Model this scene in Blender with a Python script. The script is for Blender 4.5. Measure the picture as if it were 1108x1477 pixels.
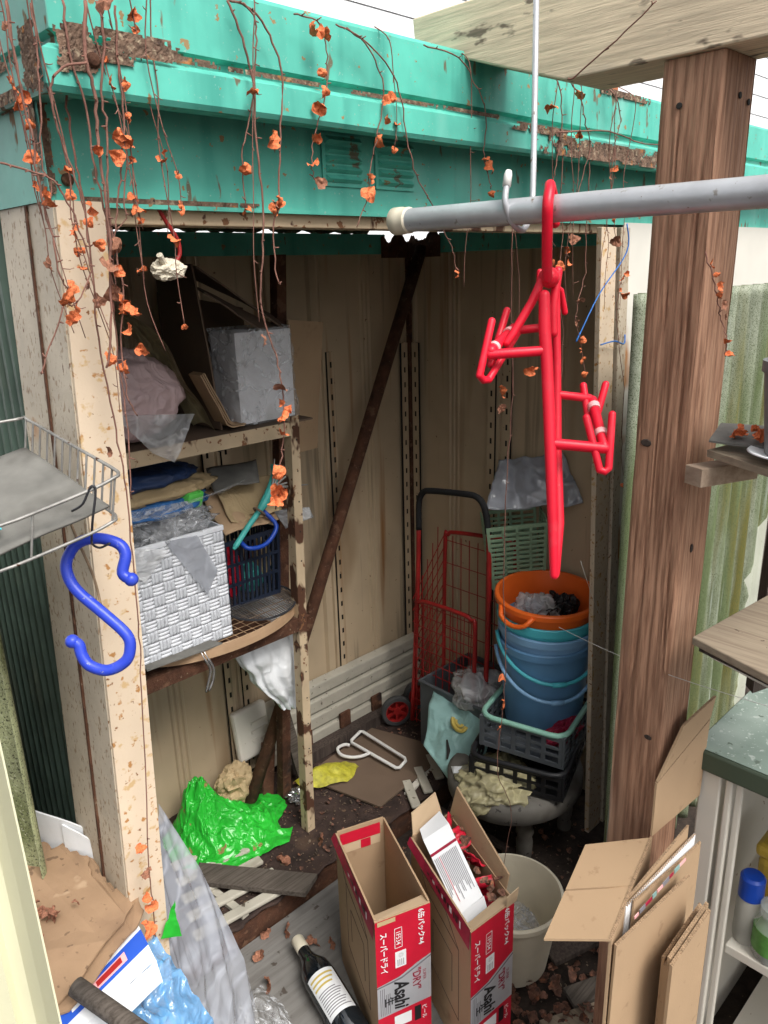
import bpy, math, random
from mathutils import Vector, Matrix, noise, Euler
for o in list(bpy.data.objects): bpy.data.objects.remove(o)
SC = bpy.context.scene
COL = SC.collection
R = math.radians
# ------------------------------------------------------------------ camera
cam_d = bpy.data.cameras.new('camera'); cam = bpy.data.objects.new('camera', cam_d); COL.objects.link(cam)
cam_d.sensor_fit = 'HORIZONTAL'; cam_d.sensor_width = 36; cam_d.lens = 36.03; cam_d.clip_start = .02; cam_d.clip_end = 200
YAW, PITCH, ROLL = R(43.8), R(17.6), R(1.6)
fh = Vector((math.sin(YAW), math.cos(YAW), 0)); up = Vector((0, 0, 1)); rt = fh.cross(up)
fw = fh*math.cos(PITCH)-up*math.sin(PITCH); uu = rt.cross(fw)
RR = rt*math.cos(ROLL)-uu*math.sin(ROLL); UU = uu*math.cos(ROLL)+rt*math.sin(ROLL)
m = Matrix((RR, UU, -fw)).transposed().to_4x4(); m.translation = (0, 0, 1.64)
cam.matrix_world = m; SC.camera = cam
# ------------------------------------------------------------------ sky and sun (overcast)
SUN_EL, SUN_AZ = R(54), R(188)       # azimuth clockwise from +Y: the light comes from the open side in front of the shed
w = bpy.data.worlds.new('World'); SC.world = w; w.use_nodes = True
nt = w.node_tree; bg = nt.nodes['Background']
sky = nt.nodes.new('ShaderNodeTexSky'); sky.sky_type = 'NISHITA'; sky.sun_disc = False
sky.sun_elevation = SUN_EL; sky.sun_rotation = SUN_AZ; sky.dust_density = 4; sky.air_density = 1.0
hs = nt.nodes.new('ShaderNodeHueSaturation'); hs.inputs['Saturation'].default_value = .18
nt.links.new(sky.outputs[0], hs.inputs['Color']); nt.links.new(hs.outputs[0], bg.inputs['Color'])
bg.inputs['Strength'].default_value = .1
sd = bpy.data.lights.new('sun', 'SUN'); sd.energy = 1.5; sd.angle = R(28); sd.color = (1, .97, .92)
sun = bpy.data.objects.new('sun', sd); COL.objects.link(sun)
sdir = Vector((math.sin(SUN_AZ)*math.cos(SUN_EL), math.cos(SUN_AZ)*math.cos(SUN_EL), math.sin(SUN_EL)))
sun.rotation_euler = sdir.to_track_quat('Z', 'Y').to_euler()
vs = SC.view_settings; vs.view_transform = 'Standard'; vs.look = 'None'; vs.gamma = 1; vs.exposure = 1.12; vs.use_curve_mapping = False
SC.cycles.max_bounces = 7; SC.cycles.diffuse_bounces = 3; SC.cycles.glossy_bounces = 2; SC.cycles.transmission_bounces = 3; SC.cycles.transparent_max_bounces = 8; SC.cycles.use_adaptive_sampling = True; SC.cycles.adaptive_threshold = .02
# ------------------------------------------------------------------ materials
MATS = {}
def mat(name, col, rough=.6, metal=0, var=.15, vscale=5, bump=.15, bscale=60, spots=(), grain=None, spec=.4, cover=1, trans=0, crease=0, cscale=14):
    """grain: (axis, scale, colour, strength). spots: (scale, threshold, softness, colour, stretch). cover<1: film that lets light through."""
    m = bpy.data.materials.new(name); m.use_nodes = True; t = m.node_tree; N = t.nodes; Lk = t.links.new
    b = N['Principled BSDF']; b.inputs['Roughness'].default_value = rough; b.inputs['Metallic'].default_value = metal
    b.inputs['Specular IOR Level'].default_value = spec
    tc = N.new('ShaderNodeTexCoord')
    def nz(scale, stretch=(1, 1, 1), det=3, r=.6):
        mp = N.new('ShaderNodeMapping'); mp.inputs['Scale'].default_value = stretch; Lk(tc.outputs['Object'], mp.inputs['Vector'])
        n = N.new('ShaderNodeTexNoise'); n.inputs['Scale'].default_value = scale; n.inputs['Detail'].default_value = det; n.inputs['Roughness'].default_value = r
        Lk(mp.outputs[0], n.inputs['Vector']); return n.outputs['Fac']
    def ramp(src, a, c):
        r = N.new('ShaderNodeMapRange'); r.inputs['From Min'].default_value = a; r.inputs['From Max'].default_value = c; Lk(src, r.inputs['Value']); return r.outputs[0]
    def mix(f, a, c):
        x = N.new('ShaderNodeMix'); x.data_type = 'RGBA'
        (Lk(f, x.inputs['Factor']) if not isinstance(f, float) else setattr(x.inputs['Factor'], 'default_value', f))
        for s, v in (('A', a), ('B', c)):
            i = [k for k in x.inputs if k.name == s and k.type == 'RGBA'][0]
            if isinstance(v, tuple): i.default_value = (*v, 1)
            else: Lk(v, i)
        return [k for k in x.outputs if k.type == 'RGBA'][0]
    lo = tuple(max(0, c*(1-var)) for c in col); hi = tuple(min(1, c*(1+var)) for c in col)
    c = mix(ramp(nz(vscale), .3, .7), lo, hi); h = nz(bscale)
    if grain:
        ax, gs, gc, st = grain
        s = [1.0, 1, 1]; s['xyz'.index(ax)] = .05
        g = nz(gs, tuple(s), 5, .65); gm = ramp(g, .42, .62)
        mm = N.new('ShaderNodeMath'); mm.operation = 'MULTIPLY'; Lk(gm, mm.inputs[0]); mm.inputs[1].default_value = st
        c = mix(mm.outputs[0], c, gc); h = g
    rsock = None
    for sp in spots:
        sc, th, so, cc = sp[:4]; stx = sp[4] if len(sp) > 4 else (1, 1, 1)
        f = ramp(nz(sc, stx, 3, .55), th, th+so); c = mix(f, c, cc)
        rr = N.new('ShaderNodeMapRange'); rr.inputs['To Min'].default_value = rough; rr.inputs['To Max'].default_value = .85; Lk(f, rr.inputs['Value'])
        if rsock is None: rsock = rr.outputs[0]
    if rsock: Lk(rsock, b.inputs['Roughness'])
    Lk(c, b.inputs['Base Color'])
    if bump:
        bp = N.new('ShaderNodeBump'); bp.inputs['Strength'].default_value = bump; bp.inputs['Distance'].default_value = .004
        Lk(h, bp.inputs['Height']); last = bp
        if crease:
            # creases: ridge lines where a warped noise crosses its middle value
            def ridge(scale, width):
                q = N.new('ShaderNodeTexNoise'); q.inputs['Scale'].default_value = scale; q.inputs['Detail'].default_value = 1.5; q.inputs['Distortion'].default_value = 1.2; Lk(tc.outputs['Object'], q.inputs['Vector'])
                s1 = N.new('ShaderNodeMath'); s1.operation = 'SUBTRACT'; Lk(q.outputs['Fac'], s1.inputs[0]); s1.inputs[1].default_value = .5
                s2 = N.new('ShaderNodeMath'); s2.operation = 'ABSOLUTE'; Lk(s1.outputs[0], s2.inputs[0])
                s3 = N.new('ShaderNodeMapRange'); s3.inputs['From Min'].default_value = 0; s3.inputs['From Max'].default_value = width; s3.inputs['To Min'].default_value = 1; s3.inputs['To Max'].default_value = 0; Lk(s2.outputs[0], s3.inputs['Value'])
                return s3.outputs[0]
            va = N.new('ShaderNodeMath'); va.operation = 'ADD'; Lk(ridge(cscale, .16), va.inputs[0])
            vb = N.new('ShaderNodeMath'); vb.operation = 'MULTIPLY'; Lk(ridge(cscale*2.7, .16), vb.inputs[0]); vb.inputs[1].default_value = .45; Lk(vb.outputs[0], va.inputs[1])
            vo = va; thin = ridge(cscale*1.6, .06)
            b2 = N.new('ShaderNodeBump'); b2.inputs['Strength'].default_value = crease; b2.inputs['Distance'].default_value = .012
            Lk(vo.outputs[0], b2.inputs['Height']); Lk(bp.outputs[0], b2.inputs['Normal']); last = b2
        Lk(last.outputs[0], b.inputs['Normal'])
    if trans: b.inputs['Transmission Weight'].default_value = trans
    if cover < 1:
        tr = N.new('ShaderNodeBsdfTransparent'); ms = N.new('ShaderNodeMixShader'); ms.inputs[0].default_value = cover
        if crease:   # whitish highlight streaks painted in: film made more opaque along thin ridge lines
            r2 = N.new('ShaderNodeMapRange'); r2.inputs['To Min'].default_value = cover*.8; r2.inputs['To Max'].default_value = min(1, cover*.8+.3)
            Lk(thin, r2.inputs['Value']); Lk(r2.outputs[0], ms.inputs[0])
        Lk(tr.outputs[0], ms.inputs[1]); Lk(b.outputs[0], ms.inputs[2]); Lk(ms.outputs[0], N['Material Output'].inputs['Surface'])
    MATS[name] = m; return m
RUST = (.085, .035, .018); RUSTO = (.42, .2, .05)
mat('soil', (.035, .024, .018), .95, var=.5, vscale=30, bump=.8, bscale=90, spots=[(110, .68, .03, (.16, .11, .075)), (60, .7, .05, (.09, .04, .025))])
mat('rusty_floor', (.04, .024, .019), .9, var=.5, vscale=18, bump=.7, bscale=120, spots=[(60, .66, .04, (.13, .08, .05)), (9, .62, .08, (.075, .045, .03))])
mat('teal_paint', (.1, .48, .38), .45, var=.18, vscale=9, bump=.08, spots=[(10, .54, .18, (.06, .34, .27), (1.6, 1.6, .18)), (7, .58, .15, (.22, .56, .47), (1, 1, .3)), (60, .66, .015, (.3, .2, .09)), (34, .67, .03, (.15, .14, .09), (1, 1, .35)), (220, .66, .05, (.24, .46, .38))])
mat('teal_side', (.12, .36, .3), .5, var=.2, vscale=8, bump=.1, spots=[(22, .62, .03, (.16, .1, .05), (1, 1, .6)), (8, .62, .06, RUST)])  # weathered teal, with the sky's reflection on this end mixed into the colour
mat('rust_flake', (.15, .095, .065), .95, var=.55, vscale=60, bump=.7, bscale=160, spots=[(90, .56, .1, (.32, .25, .17)), (40, .62, .06, (.32, .14, .05)), (140, .62, .05, (.05, .03, .025))])
mat('dark_teal', (.02, .12, .095), .5, var=.3, vscale=12, spots=[(20, .6, .1, (.03, .02, .015))])
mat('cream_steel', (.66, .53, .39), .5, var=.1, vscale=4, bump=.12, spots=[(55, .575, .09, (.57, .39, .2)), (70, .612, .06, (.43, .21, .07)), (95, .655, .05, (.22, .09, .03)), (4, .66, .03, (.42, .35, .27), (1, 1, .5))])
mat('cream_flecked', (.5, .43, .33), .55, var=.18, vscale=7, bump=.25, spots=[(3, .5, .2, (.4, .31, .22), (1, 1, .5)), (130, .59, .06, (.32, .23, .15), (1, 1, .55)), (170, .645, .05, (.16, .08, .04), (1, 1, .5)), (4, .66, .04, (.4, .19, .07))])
mat('wall_tan', (.5, .385, .255), .55, var=.14, vscale=3, bump=.05, spots=[(3.2, .58, .16, (.3, .2, .11), (1.6, 1.6, .3)), (5, .6, .1, (.3, .15, .06), (3, 3, .12)), (60, .71, .03, (.12, .06, .03)), (1.8, .6, .2, (.3, .25, .18)), (16, .6, .1, (.33, .26, .175), (2, 2, .1))])
mat('rusty_cream', (.52, .4, .26), .7, var=.15, vscale=9, bump=.3, spots=[(16, .56, .04, RUST, (1, 1, .6)), (55, .62, .03, (.2, .09, .04)), (30, .68, .03, (.12, .06, .04))])
mat('rust', RUST, .92, var=.5, vscale=22, bump=.8, bscale=150, spots=[(40, .58, .06, (.14, .07, .04)), (120, .68, .04, (.22, .16, .11)), (9, .64, .08, (.03, .018, .014))])
mat('white_siding', (.86, .87, .88), .6, var=.02, bump=.02)
mat('wood_post', (.4, .222, .138), .75, var=.22, vscale=3, grain=('z', 170, (.15, .066, .036), .75), bump=.5, spots=[(9, .55, .16, (.5, .31, .2), (1.4, 1.4, .1)), (13, .62, .1, (.17, .085, .052), (1.6, 1.6, .07)), (5, .6, .1, (.3, .24, .2), (1.4, 1.4, .12))])
mat('wood_pale', (.4, .3, .22), .75, var=.15, vscale=4, grain=('y', 60, (.23, .15, .1), .6), bump=.3)
mat('beam_wood', (.8, .65, .46), .75, var=.12, vscale=4, grain=('y', 120, (.42, .34, .24), .5), bump=.6, spots=[(7, .57, .12, (.44, .34, .24), (1, .3, 1)), (45, .62, .06, (.22, .17, .12), (1, .35, 1)), (14, .6, .1, (.6, .5, .38), (1, .15, 1))])
mat('grey_plank', (.115, .095, .078), .85, var=.3, vscale=6, grain=('x', 160, (.045, .034, .026), .8), bump=.6)
mat('dark_plank', (.075, .055, .045), .9, var=.3, vscale=6, grain=('z', 140, (.03, .02, .016), .8), bump=.6)
mat('shelf_wood', (.3, .24, .17), .7, var=.15, vscale=4, grain=('y', 120, (.18, .13, .09), .6), bump=.2, spots=[(60, .7, .02, (.1, .07, .05))])
mat('grey_slab', (.2, .19, .175), .85, var=.2, vscale=5, grain=('x', 70, (.11, .1, .09), .5), bump=.4, spots=[(30, .64, .05, (.07, .055, .045)), (5, .6, .12, (.12, .105, .09))])
mat('kraft', (.4, .27, .16), .85, var=.07, vscale=4, bump=.08, bscale=200, spots=[(2.5, .52, .25, (.35, .23, .135)), (40, .64, .06, (.33, .215, .125)), (9, .66, .06, (.3, .19, .11))])
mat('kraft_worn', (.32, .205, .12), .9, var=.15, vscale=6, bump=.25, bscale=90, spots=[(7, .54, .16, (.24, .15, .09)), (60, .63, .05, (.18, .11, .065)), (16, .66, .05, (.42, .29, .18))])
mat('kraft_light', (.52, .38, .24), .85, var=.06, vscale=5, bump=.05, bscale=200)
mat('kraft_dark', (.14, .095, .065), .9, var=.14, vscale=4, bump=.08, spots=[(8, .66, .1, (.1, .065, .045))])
mat('kraft_edge', (.3, .2, .12), .9, var=.4, vscale=150, bump=.6, bscale=160)
mat('paper_white', (.78, .79, .8), .7, var=.03, bump=.03)
mat('paper_dim', (.72, .72, .74), .7, var=.06, bump=.05, spots=[(6, .6, .12, (.38, .36, .33))])
mat('paper_grey', (.155, .15, .135), .9, var=.25, vscale=14, bump=.3, spots=[(9, .55, .15, (.09, .085, .075))])
mat('print_red', (.55, .012, .035), .42, var=.08, vscale=20, bump=.02)
mat('print_dark_red', (.3, .012, .04), .5, var=.2, vscale=20, bump=.02)
mat('print_silver', (.62, .63, .66), .33, metal=.45, var=.1, vscale=12, bump=.02)
mat('print_grey', (.2, .19, .21), .5, var=.1, bump=.02)
mat('print_black', (.015, .014, .015), .5, var=.1, bump=.02)
mat('print_white', (.8, .8, .8), .5, var=.03, bump=.02)
mat('print_gold', (.5, .38, .2), .6, var=.1, bump=.02)
mat('print_blue', (.02, .09, .5), .45, var=.1, bump=.02)
mat('red_plastic', (.7, .008, .03), .4, var=.1, vscale=12, bump=.06, bscale=150, spots=[(25, .58, .2, (.62, .03, .05)), (200, .7, .03, (.5, .12, .12))])
mat('pink_cap', (.8, .42, .42), .5, var=.05, bump=.02)
mat('blue_plastic', (.025, .055, .48), .35, var=.12, vscale=14, bump=.06, bscale=90, spots=[(30, .58, .14, (.05, .085, .46)), (160, .68, .03, (.2, .22, .4))])
mat('galv', (.5, .51, .53), .36, metal=.35, var=.14, vscale=14, bump=.1, bscale=120, spots=[(60, .64, .05, (.34, .32, .3)), (120, .7, .03, (.2, .15, .11))])
mat('white_plastic', (.74, .73, .7), .4, var=.05, bump=.03)
mat('ivory_plastic', (.66, .6, .47), .42, var=.08, vscale=9, bump=.05, spots=[(6, .66, .12, (.45, .36, .26))])
mat('chalk', (.62, .56, .44), .9, var=.2, vscale=20, bump=.9, bscale=60, spots=[(40, .62, .06, (.34, .27, .19))])
mat('dark_wire', (.045, .045, .05), .5, metal=.4, var=.3, bump=.2)
mat('grey_wire', (.3, .29, .27), .5, metal=.5, var=.3, vscale=30, bump=.2, spots=[(60, .64, .05, RUST)])
mat('rust_wire', (.3, .21, .13), .8, var=.4, vscale=30, bump=.3)
mat('vine_stem', (.2, .095, .07), .85, var=.35, vscale=30, bump=.5)
mat('leaf_orange', (.74, .19, .065), .65, var=.3, vscale=3, bump=.5, bscale=6, spots=[(2.5, .58, .12, (.36, .085, .04))])
mat('leaf_brown', (.34, .15, .09), .8, var=.4, vscale=3, bump=.5)
mat('leaf_litter', (.17, .08, .052), .85, var=.6, vscale=60, bump=.7, bscale=260, spots=[(50, .57, .1, (.32, .12, .06)), (70, .54, .1, (.075, .042, .032))])
mat('moss_panel', (.3, .325, .245), .5, var=.22, vscale=9, bump=.3, bscale=200, spots=[(5, .4, .2, (.13, .165, .075), (3.5, 3.5, .3)), (4, .5, .16, (.14, .125, .03), (4, 4, .3)), (420, .5, .14, (.07, .09, .035)), (16, .6, .1, (.45, .49, .44), (3.2, 3.2, .06))])
mat('moss_panel_pale', (.46, .47, .39), .5, var=.1, vscale=6, bump=.2, bscale=90, spots=[(9, .55, .2, (.42, .45, .34), (2.5, 2.5, .15)), (130, .66, .06, (.2, .2, .12))])
mat('moss_rubber', (.3, .32, .17), .9, var=.3, vscale=12, bump=.7, bscale=120, spots=[(14, .5, .14, (.15, .17, .07), (1, 1, .4)), (300, .54, .1, (.05, .05, .025)), (220, .6, .08, (.36, .37, .24))])
mat('dark_green_wall', (.065, .1, .078), .6, var=.3, vscale=7, bump=.1, spots=[(6, .6, .15, (.12, .13, .09), (1, 1, .3))])
mat('pale_wall', (.68, .65, .58), .6, var=.08, vscale=4, bump=.05, spots=[(4, .6, .06, (.42, .2, .08)), (6, .68, .05, (.25, .1, .12)), (2, .62, .1, (.5, .42, .32))])
mat('weave_white', (.78, .8, .84), .6, var=.08, vscale=60, bump=.06, bscale=200, grain=('x', 400, (.5, .51, .54), .35))
mat('weave_grey', (.66, .68, .72), .6, var=.08, vscale=60, bump=.06, bscale=200, grain=('z', 400, (.4, .41, .44), .4))
mat('navy_plastic', (.012, .018, .035), .4, var=.2, bump=.05)
mat('navy_cloth', (.015, .035, .1), .6, var=.3, vscale=14, bump=.4, bscale=30, crease=0.3, cscale=7)
mat('blue_cloth', (.025, .12, .33), .5, var=.25, vscale=14, bump=.4, bscale=30, crease=0.45, cscale=8)
mat('kraft_bag', (.42, .31, .17), .7, var=.15, vscale=8, bump=.3, bscale=20, crease=0.35, cscale=7)
mat('pink_film', (.68, .5, .5), .4, var=.1, vscale=8, bump=.2, bscale=12, crease=0.45, cscale=7)
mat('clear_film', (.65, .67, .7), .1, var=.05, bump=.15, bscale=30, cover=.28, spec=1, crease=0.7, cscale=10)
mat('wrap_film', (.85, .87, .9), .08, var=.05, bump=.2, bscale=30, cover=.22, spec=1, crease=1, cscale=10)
mat('milky_film', (.7, .71, .72), .22, var=.05, bump=.2, bscale=20, cover=.5, spec=.8, crease=0.55, cscale=7)
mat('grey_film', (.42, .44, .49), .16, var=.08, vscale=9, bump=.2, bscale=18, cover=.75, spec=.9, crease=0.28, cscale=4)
mat('white_film', (.8, .82, .83), .4, var=.05, bump=.3, bscale=14, crease=0.3, cscale=6)
mat('blue_film', (.12, .33, .6), .15, var=.2, vscale=9, bump=.3, bscale=30, cover=.95, spec=.9, crease=0.45, cscale=8)
mat('yellow_film', (.5, .45, .26), .35, var=.15, bump=.3, bscale=16, cover=.75, crease=0.4, cscale=7)
mat('teal_film', (.24, .4, .38), .4, var=.15, vscale=8, bump=.3, bscale=16, crease=0.3, cscale=6)
mat('black_film', (.012, .012, .013), .3, bump=.3, crease=0.6, cscale=9)
mat('green_film', (.025, .42, .035), .28, var=.15, vscale=14, bump=.3, bscale=14, spots=[(24, .66, .02, (.25, .19, .06))], spec=.5, crease=0.3, cscale=6)
mat('lime_plastic', (.12, .6, .1), .4, bump=.05)
mat('teal_cloth', (.06, .42, .38), .5, var=.2, vscale=30, bump=.4)
mat('net_yellow', (.5, .46, .04), .5, var=.3, vscale=60, bump=.8, bscale=120, cover=.85)
mat('red_paint', (.3, .015, .014), .45, var=.25, vscale=20, bump=.1)
mat('black_foam', (.012, .012, .013), .8, var=.3, bump=.3)
mat('tyre', (.05, .05, .05), .8, var=.3, bump=.2)
mat('bucket_blue', (.12, .27, .46), .4, var=.08, vscale=5, bump=.05)
mat('bucket_light', (.22, .41, .64), .4, var=.08, vscale=5, bump=.05)
mat('bucket_teal', (.08, .49, .57), .4, var=.08, vscale=5, bump=.05)
mat('bucket_orange', (.86, .15, .02), .4, var=.05, vscale=5, bump=.04)
mat('crate_grey', (.09, .1, .11), .5, var=.15, bump=.05)
mat('crate_black', (.012, .012, .014), .5, var=.2, bump=.1)
mat('mint_plastic', (.26, .5, .4), .45, var=.08, bump=.05)
mat('green_basket', (.25, .38, .25), .45, var=.08, bump=.05)
mat('grey_plastic', (.13, .12, .105), .7, var=.25, vscale=8, bump=.2, spots=[(7, .5, .14, (.07, .058, .047)), (50, .64, .05, (.04, .034, .03))])
mat('dirty_white', (.44, .41, .34), .6, var=.18, vscale=8, bump=.1, spots=[(9, .56, .14, (.22, .19, .14), (.4, 1, 1)), (60, .66, .05, (.1, .08, .06))])
mat('cabinet_cream', (.66, .62, .54), .45, var=.06, vscale=4, bump=.05, spots=[(30, .72, .02, (.3, .2, .12))])
mat('green_top_sheen', (.2, .255, .215), .4, var=.14, vscale=6, bump=.12, spots=[(6, .48, .2, (.29, .34, .3)), (70, .6, .08, (.4, .44, .4)), (160, .66, .04, (.55, .6, .55)), (40, .66, .04, (.1, .13, .1))])  # worktop green made paler: sky reflection is put into the base colour
mat('green_edge', (.055, .075, .05), .5, var=.12, vscale=6, bump=.1, spots=[(60, .76, .02, (.3, .35, .28))])
mat('amber_plastic', (.5, .33, .05), .35, var=.1, bump=.03)
mat('blue_cap', (.01, .06, .4), .35, bump=.03)
mat('bottle_plastic', (.5, .48, .42), .3, var=.05, bump=.03, cover=.7)
mat('jar_glass', (.6, .65, .62), .06, var=.05, bump=.02, cover=.4, spec=.9)
mat('green_print', (.1, .28, .06), .5, var=.3, vscale=40, bump=.02)
mat('bottle_glass', (.006, .009, .012), .05, var=.1, bump=0, spec=.8)
mat('gold_print', (.55, .42, .1), .5, bump=.02)
mat('steel', (.6, .6, .6), .25, metal=.9, var=.1, bump=.05)
mat('blue_wire', (.03, .16, .5), .4, bump=.05)
mat('thread', (.7, .7, .66), .5, bump=0)
mat('brick_red', (.42, .13, .06), .9, var=.3, vscale=30, bump=.6)
mat('cream_profile', (.62, .6, .42), .5, var=.08, vscale=3, bump=.05)
mat('pot_grey', (.2, .2, .2), .5, var=.08, bump=.05)
mat('house_roof', (.3, .3, .32), .7, var=.1)
mat('hole_dark', (.02, .018, .016), .8, bump=0)
mat('mesh_wire', (.16, .15, .14), .5, metal=.5, bump=0)
mat('hoop_wood', (.5, .33, .2), .55, var=.12, vscale=9, bump=.1, grain=('x', 30, (.36, .22, .12), .5))
mat('chip', (.16, .115, .08), .9, var=.6, vscale=30, bump=.2)
mat('concrete', (.3, .29, .27), .9, var=.2, vscale=9, bump=.6, bscale=60)
# ------------------------------------------------------------------ mesh builder
class G:
    def __init__(s): s.v = []; s.f = []
    def add(s, v, f):
        n = len(s.v); s.v += [Vector(p) for p in v]; s.f += [tuple(i+n for i in q) for q in f]; return s
    def hexa(s, p):   # 8 points: 4 bottom (ccw), 4 top
        return s.add(p, [(3, 2, 1, 0), (4, 5, 6, 7), (0, 1, 5, 4), (1, 2, 6, 5), (2, 3, 7, 6), (3, 0, 4, 7)])
    def box(s, x0, x1, y0, y1, z0, z1):
        return s.hexa([(x0, y0, z0), (x1, y0, z0), (x1, y1, z0), (x0, y1, z0), (x0, y0, z1), (x1, y0, z1), (x1, y1, z1), (x0, y1, z1)])
    def obox(s, c, size, rot=(0, 0, 0)):
        M = Euler(rot).to_matrix(); a, b, d = (k/2 for k in size); c = Vector(c)
        return s.hexa([c+M@Vector(p) for p in ((-a, -b, -d), (a, -b, -d), (a, b, -d), (-a, b, -d), (-a, -b, d), (a, -b, d), (a, b, d), (-a, b, d))])
    def bar(s, a, b, w, h=None, upv=(0, 0, 1)):
        a, b = Vector(a), Vector(b); h = h or w; d = (b-a).normalized(); u = Vector(upv)
        if abs(d.dot(u)) > .95: u = Vector((1, 0, 0))
        x = d.cross(u).normalized()*w/2; y = x.normalized().cross(d).normalized()*h/2
        return s.hexa([a-x-y, a+x-y, a+x+y, a-x+y, b-x-y, b+x-y, b+x+y, b-x+y])
    def tube(s, P, r, n=8, cap=True, closed=False):
        P = [Vector(p) for p in P]; k = len(P); rs = r if isinstance(r, (list, tuple)) else [r]*k
        t0 = (P[1]-P[0]).normalized(); u = t0.orthogonal().normalized(); base = len(s.v); tp = t0
        for i, p in enumerate(P):
            if closed: t = (P[(i+1) % k]-P[i-1]).normalized()
            else: t = (P[min(i+1, k-1)]-P[max(i-1, 0)])
            t = t.normalized() if t.length > 1e-9 else tp
            u = tp.rotation_difference(t)@u; u = (u-t*u.dot(t)).normalized(); v = t.cross(u); tp = t
            for j in range(n):
                a = 2*math.pi*j/n; s.v.append(p+(u*math.cos(a)+v*math.sin(a))*rs[i])
        for i in range(k if closed else k-1):
            for j in range(n):
                a = base+i*n+j; b = base+i*n+(j+1) % n; i2 = (i+1) % k; c = base+i2*n+(j+1) % n; d = base+i2*n+j
                s.f.append((a, b, c, d))
        if cap and not closed:
            s.f.append(tuple(base+j for j in reversed(range(n)))); s.f.append(tuple(base+(k-1)*n+j for j in range(n)))
        return s
    def lathe(s, prof, n=32, c=(0, 0, 0), sx=1, sy=1):
        b = len(s.v); k = len(prof); c = Vector(c)
        for (r, z) in prof:
            for j in range(n):
                a = 2*math.pi*j/n; s.v.append(c+Vector((r*math.cos(a)*sx, r*math.sin(a)*sy, z)))
        for i in range(k-1):
            for j in range(n):
                s.f.append((b+i*n+j, b+i*n+(j+1) % n, b+(i+1)*n+(j+1) % n, b+(i+1)*n+j))
        if prof[0][0] > 1e-4: s.f.append(tuple(b+j for j in reversed(range(n))))
        if prof[-1][0] > 1e-4: s.f.append(tuple(b+(k-1)*n+j for j in range(n)))
        return s
    def prism(s, poly, h, frame=None):   # poly in xy, extruded z 0..h ; frame: 4x4 matrix
        n = len(poly); M = frame or Matrix()
        v = [M@Vector((x, y, 0)) for x, y in poly]+[M@Vector((x, y, h)) for x, y in poly]
        return s.add(v, [tuple(reversed(range(n))), tuple(range(n, 2*n))]+[(i, (i+1) % n, n+(i+1) % n, n+i) for i in range(n)])
    def grid(s, fn, nu, nv, thick=0):
        P = [[Vector(fn(i/nu, j/nv)) for j in range(nv+1)] for i in range(nu+1)]
        b = len(s.v); W = nv+1
        for row in P: s.v += row
        for i in range(nu):
            for j in range(nv): s.f.append((b+i*W+j, b+(i+1)*W+j, b+(i+1)*W+j+1, b+i*W+j+1))
        if thick:
            N = []
            for i in range(nu+1):
                for j in range(nv+1):
                    a = P[min(i+1, nu)][j]-P[max(i-1, 0)][j]; c = P[i][min(j+1, nv)]-P[i][max(j-1, 0)]
                    N.append(a.cross(c).normalized())
            b2 = len(s.v)
            for q, nn in zip([p for row in P for p in row], N): s.v.append(q-nn*thick)
            for i in range(nu):
                for j in range(nv): s.f.append((b2+i*W+j, b2+i*W+j+1, b2+(i+1)*W+j+1, b2+(i+1)*W+j))
            ring = [i*W for i in range(nu+1)]+[nu*W+j for j in range(1, nv+1)]+[i*W+nv for i in range(nu-1, -1, -1)]+[j for j in range(nv-1, 0, -1)]
            for q in range(len(ring)):
                a, c = ring[q], ring[(q+1) % len(ring)]; s.f.append((b+c, b+a, b2+a, b2+c))
        return s
    def blob(s, c, size, n=3, amp=.18, freq=2.2, seed=0, flat=None, ridge=True):
        import bmesh
        bm = bmesh.new(); bmesh.ops.create_icosphere(bm, subdivisions=n, radius=1)
        b = len(s.v); c = Vector(c); off = Vector((seed*7.3, seed*3.1, seed*1.7))
        for q in bm.verts:
            d = q.co.normalized(); k = noise.noise(d*freq+off)
            if ridge: k = .7*k+1.1*(.22-abs(noise.noise(d*freq*1.3+off)))+.55*(.22-abs(noise.noise(d*freq*2.9+off)))+.22*(.22-abs(noise.noise(d*freq*6+off)))
            p = d*(1+amp*k*1.6); p = Vector((p.x*size[0], p.y*size[1], p.z*size[2]))
            if flat is not None and p.z < flat: p.z = flat+(p.z-flat)*.08
            s.v.append(c+p)
        s.f += [tuple(b+v.index for v in f.verts) for f in bm.faces]; bm.free(); return s
    def move(s, M, i0=0):
        for i in range(i0, len(s.v)): s.v[i] = M@s.v[i]
        return s
    def mesh(s, name, m, smooth=False):
        me = bpy.data.meshes.new(name); me.from_pydata([tuple(v) for v in s.v], [], s.f); me.update()
        if m: me.materials.append(MATS[m])
        if smooth: me.polygons.foreach_set('use_smooth', [True]*len(me.polygons))
        return me
    def build(s, name, m, parent=None, smooth=False, bevel=0, sub=0, world=True, angle=None):
        if parent is not None and world:
            Mi = parent.matrix_basis.inverted()
            if parent.parent is not None: Mi = Mi@parent.parent.matrix_basis.inverted()
            s.v = [Mi@v for v in s.v]
        me = s.mesh(name, m, smooth); o = bpy.data.objects.new(name, me); COL.objects.link(o)
        if parent is not None: o.parent = parent
        if bevel:
            q = o.modifiers.new('bevel', 'BEVEL'); q.width = bevel; q.segments = 2; q.limit_method = 'ANGLE'; q.angle_limit = R(40)
        if sub:
            q = o.modifiers.new('sub', 'SUBSURF'); q.levels = sub; q.render_levels = sub
        if smooth and angle:
            me.set_sharp_from_angle(angle=R(angle))
        return o
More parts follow.
